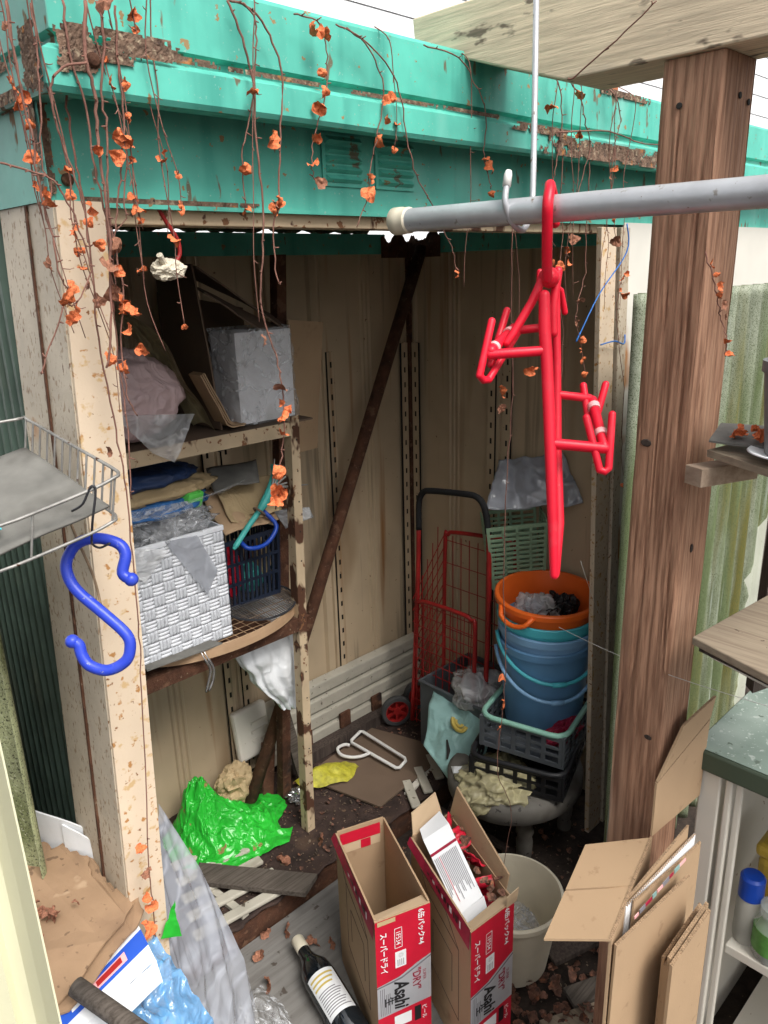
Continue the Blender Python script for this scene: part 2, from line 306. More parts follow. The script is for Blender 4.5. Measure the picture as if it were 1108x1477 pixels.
def T(name, label, cat, loc=(0, 0, 0), rz=0, group=None, rot=None):
    o = bpy.data.objects.new(name, None); COL.objects.link(o); o.empty_display_size = .05
    o.location = loc; o.rotation_euler = rot or (0, 0, rz); o['label'] = label; o['category'] = cat
    o.matrix_basis = Matrix.LocRotScale(Vector(loc), Euler(o.rotation_euler), None)
    if group: o['group'] = group
    return o
def tag(o, label, cat, group=None):
    o['label'] = label; o['category'] = cat
    if group: o['group'] = group
    return o
def struct(o): o['kind'] = 'structure'; return o
def arc(c, r, a0, a1, n, ax=(1, 0, 0), ay=(0, 0, 1)):
    c, ax, ay = Vector(c), Vector(ax), Vector(ay)
    return [c+ax*r*math.cos(R(a0+(a1-a0)*i/n))+ay*r*math.sin(R(a0+(a1-a0)*i/n)) for i in range(n+1)]
def smooth_path(P, k=4):
    P = [Vector(p) for p in P]; out = []
    for i in range(len(P)-1):
        a, b, c, d = P[max(i-1, 0)], P[i], P[i+1], P[min(i+2, len(P)-1)]
        for j in range(k):
            t = j/k; out.append(.5*((2*b)+(c-a)*t+(2*a-5*b+4*c-d)*t*t+(3*b-a-3*c+d)*t**3))
    return out+[P[-1]]
def bilin(a, b, c, d):
    a, b, c, d = map(Vector, (a, b, c, d))
    return lambda u, v: (a*(1-u)+b*u)*(1-v)+(d*(1-u)+c*u)*v
def sheet(a, b, c, d, nu=20, nv=20, amp=.01, freq=8, seed=0, thick=0, dirn=None, g=None, bulge=0, ridge=False):
    f = bilin(a, b, c, d); n = Vector(dirn).normalized() if dirn else (Vector(b)-Vector(a)).cross(Vector(d)-Vector(a)).normalized()
    off = Vector((seed*3.7, seed*1.3, seed*9.1))
    def fn(u, v):
        p = f(u, v); k = noise.noise(p*freq+off)+.5*noise.noise(p*freq*2.3+off)
        if ridge: k = k*.5+.9*(.3-1.6*abs(noise.noise(p*freq*1.2+off)))+.4*(.3-1.6*abs(noise.noise(p*freq*2.7+off)))
        return p+n*(amp*k+bulge*math.sin(math.pi*u)*math.sin(math.pi*v))
    return (g or G()).grid(fn, nu, nv, thick)
def copy_part(o, parent, M):
    c = o.copy(); COL.objects.link(c); c.parent = parent; c.matrix_basis = M; return c
RND = random.Random(11)
# ------------------------------------------------------------------ ground and neighbouring house
g = sheet((-15, -15, 0), (25, -15, 0), (25, 25, 0), (-15, 25, 0), 60, 60, 0, 1)
struct(g.build('ground', 'soil'))
house = T('neighbour_house', 'white house with lapped horizontal siding beyond the shed roof', 'house', (1, 5, 0))
G().box(-4, 14, 5.03, 8.5, 0, 5.4).build('wall', 'white_siding', house)
for k in range(21):
    z = .1+k*.25
    G().hexa([(-4, 5.004, z), (14, 5.004, z), (14, 5.028, z), (-4, 5.028, z), (-4, 5.012, z+.243), (14, 5.012, z+.243), (14, 5.028, z+.243), (-4, 5.028, z+.243)]).build('siding_board', 'white_siding', house)
G().hexa([(-4.3, 4.7, 5.4), (14.3, 4.7, 5.4), (14.3, 8.8, 5.4), (-4.3, 8.8, 5.4), (-4.3, 6.6, 6.6), (14.3, 6.6, 6.6), (14.3, 6.9, 6.6), (-4.3, 6.9, 6.6)]).build('roof', 'house_roof', house)
# ------------------------------------------------------------------ the shed
shed = T('storage_shed', 'open teal and cream steel storage shed, rusty, full of junk', 'shed', (.4, .97, 0))
PB = [(-.02, 1.972), (.026, 1.975), (.028, 1.97), (.028, 1.896), (.018, 1.892), (.018, 1.884), (.032, 1.88), (.046, 1.872), (.046, 1.838), (.042, 1.832), (-.004, 1.836)]
XB, YB = .434, .951
def roof_edge(path):
    def fn(u, v):
        a, b = path; i = v*(len(PB)-1); o, z = PB[round(i)]
        pa, pb = a(o), b(o); n = noise.noise(Vector((u*9, i*.3, 2)))*.0012
        return (pa[0]+(pb[0]-pa[0])*u, pa[1]+(pb[1]-pa[1])*u+n, z+n)
    return G().grid(fn, 60, len(PB)-1, .0012)
roof_edge((lambda o: (2.75, YB-o), lambda o: (XB-o, YB-o))).build('roof_edge', 'teal_paint', shed)
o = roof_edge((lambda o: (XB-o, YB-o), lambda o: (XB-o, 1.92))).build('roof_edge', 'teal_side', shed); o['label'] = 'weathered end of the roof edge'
def scale_patch(x0, x1, z0, z1, y, seed, thick=.0022, ax='x', m='rust_flake'):
    """flaking rust: small raised cells with a ragged outline, lying on the sheet metal"""
    c = .0028; nx = max(3, int((x1-x0)*1.25/c)); nz = max(2, int((z1-z0)/c)); rn = random.Random(seed); V = {}; v = []; f = []
    def vid(i, j):
        if (i, j) not in V:
            a = x0-(x1-x0)*.125+c*i+rn.uniform(-.3, .3)*c; h = z0+(z1-z0)*j/nz+(rn.uniform(-.3, .3)*c if 0 < j < nz else 0)
            d = thick*(.35+.65*rn.random()); V[(i, j)] = len(v); v.append((a, y-d, h) if ax == 'x' else (y-d, a, h))
        return V[(i, j)]
    for i in range(nx):
        for j in range(nz):
            a, h = (i+.5)/nx*2-1, ((j+.5)/nz*2-1)
            k = 1-max(abs(a)**2.2, .55*abs(h)**4)+.55*noise.noise(Vector((i*.11, j*.2, seed*3.3)))+.35*noise.noise(Vector((i*.4, j*.5, seed)))
            if k > .56:
                q = (vid(i, j), vid(i+1, j), vid(i+1, j+1), vid(i, j+1)); f.append(q if ax == 'x' else q[::-1])
    return G().add(v, f).build('rust_scale', m, shed) if f else None
scale_patch(.402, .45, 1.85, 1.902, YB-.0475, 1); scale_patch(.45, .55, 1.876, 1.9, YB-.0475, 7); scale_patch(.42, .5, 1.866, 1.882, YB-.0475, 17)
scale_patch(1.3, 1.75, 1.834, 1.868, YB-.0475, 2); scale_patch(1.2, 1.4, 1.866, 1.88, YB-.0475, 12); scale_patch(1.5, 1.72, 1.962, 1.974, YB-.029, 14)
for a in ((.91, .96, 1.83, 1.9, 4), (.97, 1.12, 1.866, 1.888, 5), (1.12, 1.4, 1.868, 1.884, 6), (.93, 1.2, 1.833, 1.846, 15)): scale_patch(a[0], a[1], a[2], a[3], XB-.0475, a[4], ax='y')
for a in ((.5, .62, 1.882, 1.89, 8), (.64, .8, 1.882, 1.888, 9), (.83, 1.02, 1.881, 1.887, 10), (1.02, 1.2, 1.882, 1.888, 11)): scale_patch(a[0], a[1], a[2], a[3], YB-.0335, a[4], .0012)
# lower fascia
G().grid(lambda u, v: (.4+2.33*u, .99+.0025*noise.noise(Vector((u*7, v*2, 1))), 1.727+.125*v), 70, 8, .001).build('fascia', 'teal_paint', shed)
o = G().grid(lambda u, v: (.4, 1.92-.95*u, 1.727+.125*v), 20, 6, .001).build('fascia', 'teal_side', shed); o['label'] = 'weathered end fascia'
G().box(.402, 2.72, .9865, .9995, 1.722, 1.7275).build('fascia_lip', 'teal_paint', shed)
scale_patch(.402, .418, 1.73, 1.85, .9885, 21); scale_patch(.972, .99, 1.73, 1.85, .3985, 22, ax='y'); scale_patch(.99, 1.08, 1.83, 1.85, .3985, 23, ax='y'); scale_patch(.44, .7, 1.7275, 1.734, .9885, 24, .0012)
bo = G().lathe([(.0075, 0), (.0075, .003), (.005, .006), (0, .0065)], 16)
bo.move(Matrix.Translation((.432, .989, 1.752))@Matrix.Rotation(R(90), 4, 'X')).build('bolt', 'rust', shed, smooth=True)
bo = G().lathe([(.008, 0), (.008, .003), (.005, .006), (0, .0065)], 16)
bo.move(Matrix.Translation((.442, YB-.0475, 1.866))@Matrix.Rotation(R(90), 4, 'X')).build('bolt', 'rust', shed, smooth=True)
for (x0, x1) in ((.842, .914), (.955, 1.034)):
    lp = G().box(x0-.006, x1+.006, .9862, .9890, 1.764, 1.84).build('louver_plate', 'teal_paint', shed, bevel=.001)
    for k in range(5):
        z = 1.7705+k*.0138
        G().hexa([(x0, .9845, z), (x1, .9845, z), (x1, .9858, z), (x0, .9858, z), (x0+.002, .978, z+.004), (x1-.002, .978, z+.004), (x1, .9858, z+.0105), (x0, .9858, z+.0105)]).build('louver', 'teal_paint', lp)
# header, posts, walls
G().box(.46, 1.7, 1.0005, 1.045, 1.703, 1.726).build('header', 'rusty_cream', shed, bevel=.002)
lt, lb = .4, .333
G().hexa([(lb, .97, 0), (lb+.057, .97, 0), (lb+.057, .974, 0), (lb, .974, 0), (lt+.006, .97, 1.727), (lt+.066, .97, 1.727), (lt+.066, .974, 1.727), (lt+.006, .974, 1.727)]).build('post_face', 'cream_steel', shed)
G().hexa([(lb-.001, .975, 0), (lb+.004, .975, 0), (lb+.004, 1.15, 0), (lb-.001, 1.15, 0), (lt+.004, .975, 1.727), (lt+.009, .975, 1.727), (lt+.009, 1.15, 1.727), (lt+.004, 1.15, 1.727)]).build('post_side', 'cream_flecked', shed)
G().hexa([(lb-.004, 1.05, 0), (lb, 1.05, 0), (lb, 1.056, 0), (lb-.004, 1.056, 0), (lt+.001, 1.05, 1.726), (lt+.003, 1.05, 1.726), (lt+.003, 1.056, 1.726), (lt+.001, 1.056, 1.726)]).build('post_seam', 'rust', shed)
G().hexa([(lb+.054, .975, 0), (lb+.0565, .975, 0), (lb+.0565, 1.02, 0), (lb+.054, 1.02, 0), (lt+.063, .975, 1.727), (lt+.0655, .975, 1.727), (lt+.0655, 1.02, 1.727), (lt+.063, 1.02, 1.727)]).build('post_return', 'cream_steel', shed)
def ribs(y0, y1, n):
    pts = []
    for k in range(n):
        a = y0+(y1-y0)*k/n; w_ = (y1-y0)/n; pts += [(a, 0), (a+w_*.55, 0), (a+w_*.65, .012), (a+w_*.9, .012)]
    return pts+[(y1, 0)]
pf = ribs(1.15, 1.9, 22)
G().grid(lambda u, v: (.41-pf[round(u*(len(pf)-1))][1], pf[round(u*(len(pf)-1))][0], 1.73*v), len(pf)-1, 1, .001).build('end_wall', 'dark_green_wall', shed)
def wall_profile(a, b):
    w_ = b-a; c = (a+b)/2; p = [(a, 0), (a+.004, .012), (a+.03, .012), (a+.036, 0)]
    for k in (-1, 0, 1): x = c+k*.018; p += [(x-.007, 0), (x-.003, .006), (x+.003, .006), (x+.007, 0)]
    return p+[(b-.036, 0), (b-.03, .012), (b-.004, .012), (b, 0)]
BW, RW = 1.85, 1.915
for (a, b) in ((1.517, 1.913), (1.117, 1.515), (.717, 1.115), (.42, .715)):
    p = wall_profile(a, b)
    G().grid(lambda u, v: (p[round(u*(len(p)-1))][0], BW-p[round(u*(len(p)-1))][1], 1.705*v), len(p)-1, 1, .001).build('wall_panel', 'wall_tan', shed)
for (a, b) in ((1.452, BW-.004), (1.05, 1.45)):
    p = wall_profile(a, b)
    G().grid(lambda u, v: (RW-p[round(u*(len(p)-1))][1], p[round(u*(len(p)-1))][0], 1.705*(1-v)), len(p)-1, 1, .001).build('wall_panel', 'wall_tan', shed)
def slot_rail(fr):   # fr(u, d, z): u along the wall, d out of the wall
    g = G(); P = .05; z = .12
    def b(u0, u1, z0, z1): g.hexa([fr(u0, .012, z0), fr(u1, .012, z0), fr(u1, .013, z0), fr(u0, .013, z0), fr(u0, .012, z1), fr(u1, .012, z1), fr(u1, .013, z1), fr(u0, .013, z1)])
    b(-.014, -.004, z, 1.4); b(.004, .014, z, 1.4)
    while z < 1.38: b(-.004, .004, z, z+P-.018); z += P
    sr = g.build('slot_rail', 'wall_tan', shed)
    G().hexa([fr(-.014, .0035, .1), fr(.014, .0035, .1), fr(.014, .0045, .1), fr(-.014, .0045, .1), fr(-.014, .0035, 1.4), fr(.014, .0035, 1.4), fr(.014, .0045, 1.4), fr(-.014, .0045, 1.4)]).build('rail_channel', 'hole_dark', sr)
for x in (1.545, 1.145, 1.085, 1.87): slot_rail(lambda u, d, z, x=x: (x+u, BW-.008-d, z))
for y in (BW-.045, 1.48, 1.42): slot_rail(lambda u, d, z, y=y: (RW-.008-d, y+u, z))
G().box(RW-.026, RW-.004, BW-.026, BW-.004, .08, 1.69).build('corner_post', 'rust', shed)
G().box(.44, RW-.13, BW-.027, BW+.004, 1.682, 1.74).build('eaves_channel', 'teal_paint', shed)
G().box(RW-.026, RW+.003, 1.0, BW-.16, 1.682, 1.74).build('eaves_channel', 'teal_paint', shed)
def ragged(a, b, zt, zb, amp, seed, gaps):
    def fn(u, v):
        x = Vector(a).lerp(Vector(b), u); e = zb+amp*(noise.noise(Vector((u*26, seed, 0)))+.5*noise.noise(Vector((u*70, seed, 3))))
        for (c, w_, d) in gaps: e += d*max(0, 1-abs(u-c)/w_)
        return (x.x, x.y, e+(zt-e)*v)
    return G().grid(fn, 160, 1, .001)
def torn(a, b, z0, z1, amp, seed):
    def fn(u, v):
        x = Vector(a).lerp(Vector(b), u); e = z1+amp*(1.5*noise.noise(Vector((u*2.6, seed, 0)))+.6*noise.noise(Vector((u*6, seed, 3)))+.15*noise.noise(Vector((u*25, seed, 3)))); return (x.x, x.y, z0+(e-z0)*v)
    return G().grid(fn, 70, 1, .001).build('torn_edge', 'rust', shed)
torn((RW-.15, BW-.03, 0), (RW-.01, BW-.03, 0), 1.67, 1.73, .034, 2); torn((RW-.03, BW-.17, 0), (RW-.03, BW-.01, 0), 1.67, 1.73, .03, 5)
ragged((.44, BW+.015, 0), (RW+.01, BW+.015, 0), 1.9, 1.742, .011, 1, [(.22, .12, .012), (.42, .03, .01), (.62, .03, .012), (.955, .045, .075), (.9, .02, .02)]).build('rear_flashing', 'rust', shed)
ragged((RW+.012, BW+.01, 0), (RW+.012, 1.0, 0), 1.9, 1.738, .004, 4, [(.05, .09, .07), (.16, .03, .03)]).build('rear_flashing', 'rust', shed)
G().box(.44, 2.7, .96, 1.9, 1.905, 1.912).build('roof_panel', 'rust', shed)
G().hexa([(.42, .94, 1.94), (2.7, .94, 1.94), (2.7, 1.9, 1.92), (.42, 1.9, 1.92), (.42, .94, 1.955), (2.7, .94, 1.955), (2.7, 1.9, 1.935), (.42, 1.9, 1.935)]).build('roof_panel', 'teal_paint', shed)
def slant(xb0, xb1, xt0, xt1, y0, y1, m, nm='door_frame'):
    return G().hexa([(xb0, y0, 0), (xb1, y0, 0), (xb1, y1, 0), (xb0, y1, 0), (xt0, y0, 1.715), (xt1, y0, 1.715), (xt1, y1, 1.715), (xt0, y1, 1.715)]).build(nm, m, shed, bevel=.0015)
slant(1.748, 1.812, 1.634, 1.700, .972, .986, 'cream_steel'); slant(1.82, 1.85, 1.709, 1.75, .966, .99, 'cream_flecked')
G().hexa([(1.86, .985, 0), (2.7, .985, 0), (2.7, .989, 0), (1.86, .989, 0), (1.755, .985, 1.727), (2.7, .985, 1.727), (2.7, .989, 1.727), (1.755, .989, 1.727)]).build('front_panel', 'pale_wall', shed)
def floor_fn(u, v):
    x, y = .41+1.5*u, 1.36+.49*v; p = Vector((x*14, y*14, 0))
    return (x, y+.012*(1-v)*noise.noise(p*2), .088+.005*noise.noise(p)+.003*noise.noise(p*3))
G().grid(floor_fn, 120, 50, .004).build('floor', 'rusty_floor', shed, smooth=True)
G().box(.4, 1.9, 1.37, 1.4, 0, .075).build('floor_beam', 'rust', shed)
# ------------------------------------------------------------------ carpentry in front
post = T('wooden_post', 'tall weathered reddish brown square timber post in front of the shed', 'post', (1.107, .492, 0))
def shaft(x0, x1, y0, y1, z0, z1, r_, n=30, nz_=110):
    """timber with rounded, worn arrises and grooves following the grain"""
    per = []
    for (a, b, c, d) in ((x0, y0, x1, y0), (x1, y0, x1, y1), (x1, y1, x0, y1), (x0, y1, x0, y0)):
        A_, B_ = Vector((a, b)), Vector((c, d)); t = (B_-A_).normalized(); nn_ = Vector((t.y, -t.x))
        for k in range(n):
            q = k/n; p = A_.lerp(B_, q); L_ = (B_-A_).length; e = min(q, 1-q)*L_; cut = max(0, r_-e)
            per.append((p-nn_*(cut*cut/(2*r_)), nn_))
    N_ = len(per)
    def fn(u, v):
        p, nn_ = per[round(u*N_) % N_]; z = z0+(z1-z0)*v; q = Vector((p.x*95, p.y*95, z*1.6)); w2 = Vector((p.x*9, p.y*9, z*1.2))
        d = .0014*noise.noise(w2)-.0016*max(0, .16-abs(noise.noise(q)))/.16-.0008*max(0, .2-abs(noise.noise(q*2.3)))/.2
        cr = noise.noise(Vector((p.x*30, p.y*30, z*.8+5)))
        if abs(cr) < .03 and noise.noise(Vector((p.x*5, p.y*5, z*2))) > .05: d -= .004*(1-abs(cr)/.03)
        p2 = p+nn_*d; return (p2.x, p2.y, z)
    g = G().grid(lambda u, v: fn(1-u, v), N_, nz_); M_ = [fn(i/N_, 1) for i in range(N_)]
    return g.add([Vector(q)-Vector((0, 0, .0004)) for q in M_], [tuple(range(N_))])
shaft(1.107, 1.207, .492, .579, 0, 1.899, .006).build('shaft', 'wood_post', post, smooth=True, angle=50)
for (x, y, z, ax, s1) in ((1.1062, .56, 1.37, 'x', .006), (1.15, .4912, 1.2, 'y', .005), (1.1062, .515, .86, 'x', .0045)):
    k = G().lathe([(s1, 0), (s1*.8, .0012), (s1*.55, .0004), (s1*.3, .0012), (0, .0006)], 16, sy=1.5); k.move(Matrix.Translation((x, y, z))@(Matrix.Rotation(R(-90), 4, 'Y') if ax == 'x' else Matrix.Rotation(R(90), 4, 'X'))).build('knot', 'dark_plank', post, smooth=True)
for (x, y, z, ax) in ((1.1065, .55, 1.84, 'x'), (1.16, .4915, 1.85, 'y'), (1.19, .4915, 1.845, 'y')):
    k = G().lathe([(.0042, 0), (.0042, .0012), (.0025, .0016)], 14); k.move(Matrix.Translation((x, y, z))@(Matrix.Rotation(R(-90), 4, 'Y') if ax == 'x' else Matrix.Rotation(R(90), 4, 'X'))).build('nail_head', 'hole_dark', post)
beam = T('pergola_beam', 'pale weathered timber beam lying across the top of the post', 'beam', (1.15, .5, 1.9))
poly = [(-1.2, 1.9), (.73, 1.9), (1.035, 2.0), (1.04, 2.046), (-1.2, 2.046)]
fr = Matrix(((0, 0, 1, 1.097), (1, 0, 0, 0), (0, 1, 0, 0), (0, 0, 0, 1)))
G().prism(poly, .115, fr).build('timber', 'beam_wood', beam, bevel=.003)
# roof weight
tag(G().box(1.62, 1.72, 1.0, 1.2, 1.957, 2.03).build('brick', 'brick_red', None, bevel=.004), 'red brick lying on the shed roof under the beam', 'brick')
# ------------------------------------------------------------------ corrugated sheets round the shed
def corrugated(name, m, label, fr, w_, h0, h1, pitch, amp, edge=None, nz_=14, bend=0):
    n = int(w_/pitch*8)
    def fn(u, v):
        x = u*w_; z = h0+(h1-h0)*v
        if edge: x = min(x, edge(z))
        return fr(x, amp*math.sin(2*math.pi*x/pitch)+bend*noise.noise(Vector((x*2, z*2, 0))), z)
    return tag(G().grid(fn, n, nz_, .0015).build(name, m, None, smooth=True), label, 'sheet')
corrugated('corrugated_sheet', 'moss_panel', 'mossy green corrugated fibreglass sheet with torn edge behind the wooden post', lambda x, d, z: (1.515+x*.97+.03*(1.6-z), .82-d-.02*x, z), .98, .0, 1.575, .075, .02,
           edge=lambda z: (.76+.2*max(0, min(1, (z-.75)/.35))+.02*noise.noise(Vector((z*22, 0, 0)))), nz_=60)
corrugated('corrugated_sheet', 'moss_panel_pale', 'pale translucent corrugated sheet behind the torn green one', lambda x, d, z: (1.9+x, .9-d, z), .8, 0, 1.05, .075, .011)
corrugated('corrugated_sheet', 'moss_rubber', 'mossy speckled corrugated sheet at the far left beside dark green wall', lambda x, d, z: (.285+d, 1.105+x, z), 1.2, 0, 1.36, .09, .014)
# ------------------------------------------------------------------ washing pole and things hanging from it
pole = T('washing_pole', 'grey galvanised washing pole running towards the post', 'pole', (.87, .85, 1.706))
G().tube([(.871, .85, 1.706), (.879, .2, 1.704)], .0165, 20).build('tube', 'galv', pole, smooth=True, angle=40)
c = G().lathe([(.0, 0), (.017, 0), (.0195, .003), (.0195, .018), (.0185, .02), (.0185, .032), (.0168, .034)], 24)
c.move(Matrix.Translation((.8705, .868, 1.706))@Matrix.Rotation(R(90), 4, 'X')).build('end_cap', 'ivory_plastic', pole, smooth=True, angle=40)
hk = T('hanging_hook', 'long thin steel rod with a white tipped hook carrying the pole', 'hook', (.93, .66, 1.72))
G().tube(smooth_path([(1.017, .734, 2.2), (1.0, .715, 1.99), (.935, .665, 1.735), (.917, .657, 1.7), (.893, .65, 1.6835), (.868, .648, 1.692), (.856, .651, 1.715), (.862, .654, 1.738)], 6), .0042, 12).build('rod', 'galv', hk, smooth=True)
G().tube([(.8615, .6538, 1.736), (.866, .655, 1.75), (.868, .6555, 1.755)], [.0054, .0054, .004], 12).build('tip', 'white_plastic', hk, smooth=True)
rh = T('shoe_hanger', 'bright red plastic shoe hanger hooked over the washing pole', 'hanger', (.9, .6, 1.7))
def rt_(name, P, r, m='red_plastic', n=12):
    P = [Vector(q) for q in P]; rs = list(r) if isinstance(r, (list, tuple)) else [r]*len(P)
    if m == 'red_plastic':   # rounded moulded ends
        e0, e1 = (P[0]-P[1]).normalized(), (P[-1]-P[-2]).normalized(); r0, r1 = rs[0], rs[-1]
        P = [P[0]+e0*r0*.95, P[0]+e0*r0*.75, P[0]+e0*r0*.4]+P+[P[-1]+e1*r1*.4, P[-1]+e1*r1*.75, P[-1]+e1*r1*.95]; rs = [r0*.3, r0*.66, r0*.92]+rs+[r1*.92, r1*.66, r1*.3]
    return G().tube(P, rs, n).build(name, m, rh, smooth=True, angle=60)
rt_('hook', smooth_path([(.9, .604, 1.690), (.903, .608, 1.712), (.896, .608, 1.728), (.88, .6, 1.7335), (.864, .589, 1.729), (.8515, .583, 1.71), (.855, .585, 1.69), (.87, .594, 1.65), (.884, .602, 1.622)], 5), .0068)
rt_('spine', [(.882, .604, 1.6), (.879, .6, 1.56), (.874, .591, 1.517), (.858, .569, 1.401), (.832, .538, 1.238)], [.0075, .0082, .0082, .0082, .0062])
rt_('spine', [(.93, .62, 1.621), (.926, .61, 1.511), (.898, .585, 1.391), (.866, .557, 1.3), (.842, .543, 1.236)], [.006, .0062, .0066, .008, .0062])
rt_('strut', [(.9, .615, 1.632), (.886, .626, 1.592), (.86, .637, 1.551), (.852, .641, 1.54)], [.0055, .006, .006, .0055])
rt_('strut', [(.925, .613, 1.63), (.915, .612, 1.585), (.908, .605, 1.55)], .0062)
rt_('strut', [(.92, .62, 1.615), (.944, .62, 1.604), (.95, .616, 1.575)], .0045)
rt_('strut', [(.929, .645, 1.629), (.925, .642, 1.594), (.905, .62, 1.6)], .0045)
G().blob((.906, .614, 1.622), (.016, .014, .014), 2, .05, 1.5).build('joint', 'red_plastic', rh, smooth=True)
rt_('arm', [(.877, .593, 1.53), (.822, .645, 1.527)], .0068); rt_('arm', [(.93, .627, 1.556), (.894, .66, 1.552)], .006)
rt_('clamp_bar', [(.824, .645, 1.532), (.894, .661, 1.555)], .0072)
rt_('arm', [(.915, .601, 1.466), (.956, .574, 1.458)], .006); rt_('arm', [(.862, .569, 1.41), (.911, .519, 1.402)], .0075)
rt_('clamp_bar', [(.958, .57, 1.455), (.911, .521, 1.405)], .007)
for a, b in (((.833, .652, 1.569), (.805, .649, 1.501)), ((.892, .672, 1.579), (.846, .663, 1.51)), ((.902, .657, 1.553), (.821, .646, 1.494)), ((.954, .583, 1.475), (.942, .56, 1.41)), ((.976, .561, 1.476), (.958, .56, 1.44)), ((.902, .544, 1.442), (.899, .518, 1.375)), ((.928, .521, 1.445), (.908, .51, 1.377))):
    rt_('finger', [a, b], .0052)
rt_('finger_link', [(.805, .649, 1.501), (.812, .648, 1.494), (.821, .646, 1.494)], .0052); rt_('finger_link', [(.899, .518, 1.375), (.904, .513, 1.372), (.908, .51, 1.377)], .0052)
for a, b in (((.829, .646, 1.534), (.835, .6475, 1.536)), ((.874, .656, 1.549), (.881, .6575, 1.551)), ((.953, .565, 1.45), (.948, .56, 1.445)), ((.921, .531, 1.416), (.926, .536, 1.421))):
    rt_('clamp_ring', [a, b], .0086, 'pink_cap')
# ------------------------------------------------------------------ blue hook, wire basket at the left
sh = [(.372, .828, 1.293), (.366, .836, 1.301), (.374, .839, 1.321), (.371, .848, 1.334), (.354, .866, 1.341), (.335, .882, 1.335), (.321, .886, 1.315), (.319, .88, 1.296), (.324, .868, 1.279), (.339, .843, 1.255), (.353, .819, 1.23), (.352, .813, 1.213), (.344, .814, 1.199), (.327, .826, 1.19), (.313, .842, 1.196), (.309, .851, 1.208), (.309, .856, 1.22), (.304, .861, 1.225)]
s_ = T('plastic_hook', 'big blue plastic S shaped hook hanging beside the post', 'hook', sh[0])
G().tube(smooth_path(sh, 5), .0069, 14).build('body', 'blue_plastic', s_, smooth=True)
for p in (sh[0], sh[-1]): G().blob(p, (.0086, .0086, .0086), 2, 0, 1).build('ball_end', 'blue_plastic', s_, smooth=True)
wb = T('wire_basket', 'grey wire basket jutting in at the left edge with a dirty board', 'basket', (.3, .9, 1.4))
rim = [(.14, .86, 1.372), (.239, .827, 1.395), (.262, .821, 1.4), (.326, .797, 1.42), (.352, .79, 1.43), (.36, .798, 1.431), (.365, .823, 1.433), (.356, .912, 1.45), (.344, 1.005, 1.47), (.333, 1.016, 1.47), (.2, 1.05, 1.46)]
G().tube(smooth_path(rim, 3), .002, 8).build('rim', 'grey_wire', wb, smooth=True)
low = [Vector(p)+Vector((-.012, 0, -.052)) for p in rim[4:10]]
G().tube(smooth_path([Vector(p)+Vector((-.008, .004, -.05)) for p in rim], 3), .002, 6).build('lower_rim', 'grey_wire', wb, smooth=True)
for k in range(12):
    a = Vector((.365, .823, 1.433)).lerp(Vector((.343, 1.005, 1.47)), k/11)
    G().tube([a, a+Vector((-.008, .003, -.05))], .0013, 6).build('wire', 'grey_wire', wb)
for a in ((.352, .79, 1.43), (.27, .818, 1.403)): G().tube([a, Vector(a)+Vector((-.008, .004, -.05))], .0013, 6).build('wire', 'grey_wire', wb)
sheet((.2, 1.0, 1.41), (.338, 1.01, 1.432), (.349, .806, 1.394), (.205, .84, 1.352), 16, 16, .004, 9, 3, .003).build('floor_board', 'paper_grey', wb, smooth=True)
sheet((.21, .9, 1.398), (.25, .885, 1.402), (.245, .845, 1.385), (.2, .86, 1.38), 6, 6, .001, 9, 5, .001).build('card', 'bucket_teal', None).name = 'blue_card'
tag(bpy.data.objects['blue_card'], 'small light blue card lying in the wire basket', 'card')
bh = T('wire_hook', 'dark bent wire hanging from the basket rim above the blue hook', 'hook', (.33, .8, 1.42))
G().tube(smooth_path([(.312, .82, 1.395), (.318, .803, 1.405), (.326, .795, 1.424), (.33, .793, 1.419), (.325, .8, 1.386), (.333, .83, 1.355), (.342, .853, 1.34), (.352, .857, 1.3318), (.36, .846, 1.338)], 4), .0014, 8).build('wire', 'dark_wire', bh, smooth=True)
bh = T('wire_hook', 'long rusty wire hanging down behind the blue hook', 'hook', (.33, .9, 1.4))
G().tube(smooth_path([(.337, .92, 1.395), (.342, .9, 1.34), (.358, .905, 1.28), (.36, .9, 1.24)], 5), .0018, 8).build('wire', 'rust_wire', bh, smooth=True)
# ------------------------------------------------------------------ little red hook with a shell under the header
h_ = T('red_wire_hook', 'red coated wire hook hanging under the shed header', 'hook', (.55, 1.0, 1.72))
G().tube(smooth_path([(.55, 1.0, 1.735), (.566, 1.0, 1.707), (.58, 1.0, 1.685), (.581, 1.0, 1.665), (.57, 1.0, 1.653)], 5), .003, 8).build('wire', 'red_paint', h_, smooth=True)
sl = T('chalky_shell', 'chalky broken shell stuck on the red wire hook', 'shell', (.56, 1.0, 1.65))
G().blob((.559, .997, 1.645), (.023, .015, .014), 4, .3, 1.3, 5).build('body', 'chalk', sl)
G().tube([(.552, .992, 1.652), (.542, .985, 1.665)], .0045, 8).build('stub', 'chalk', sl)
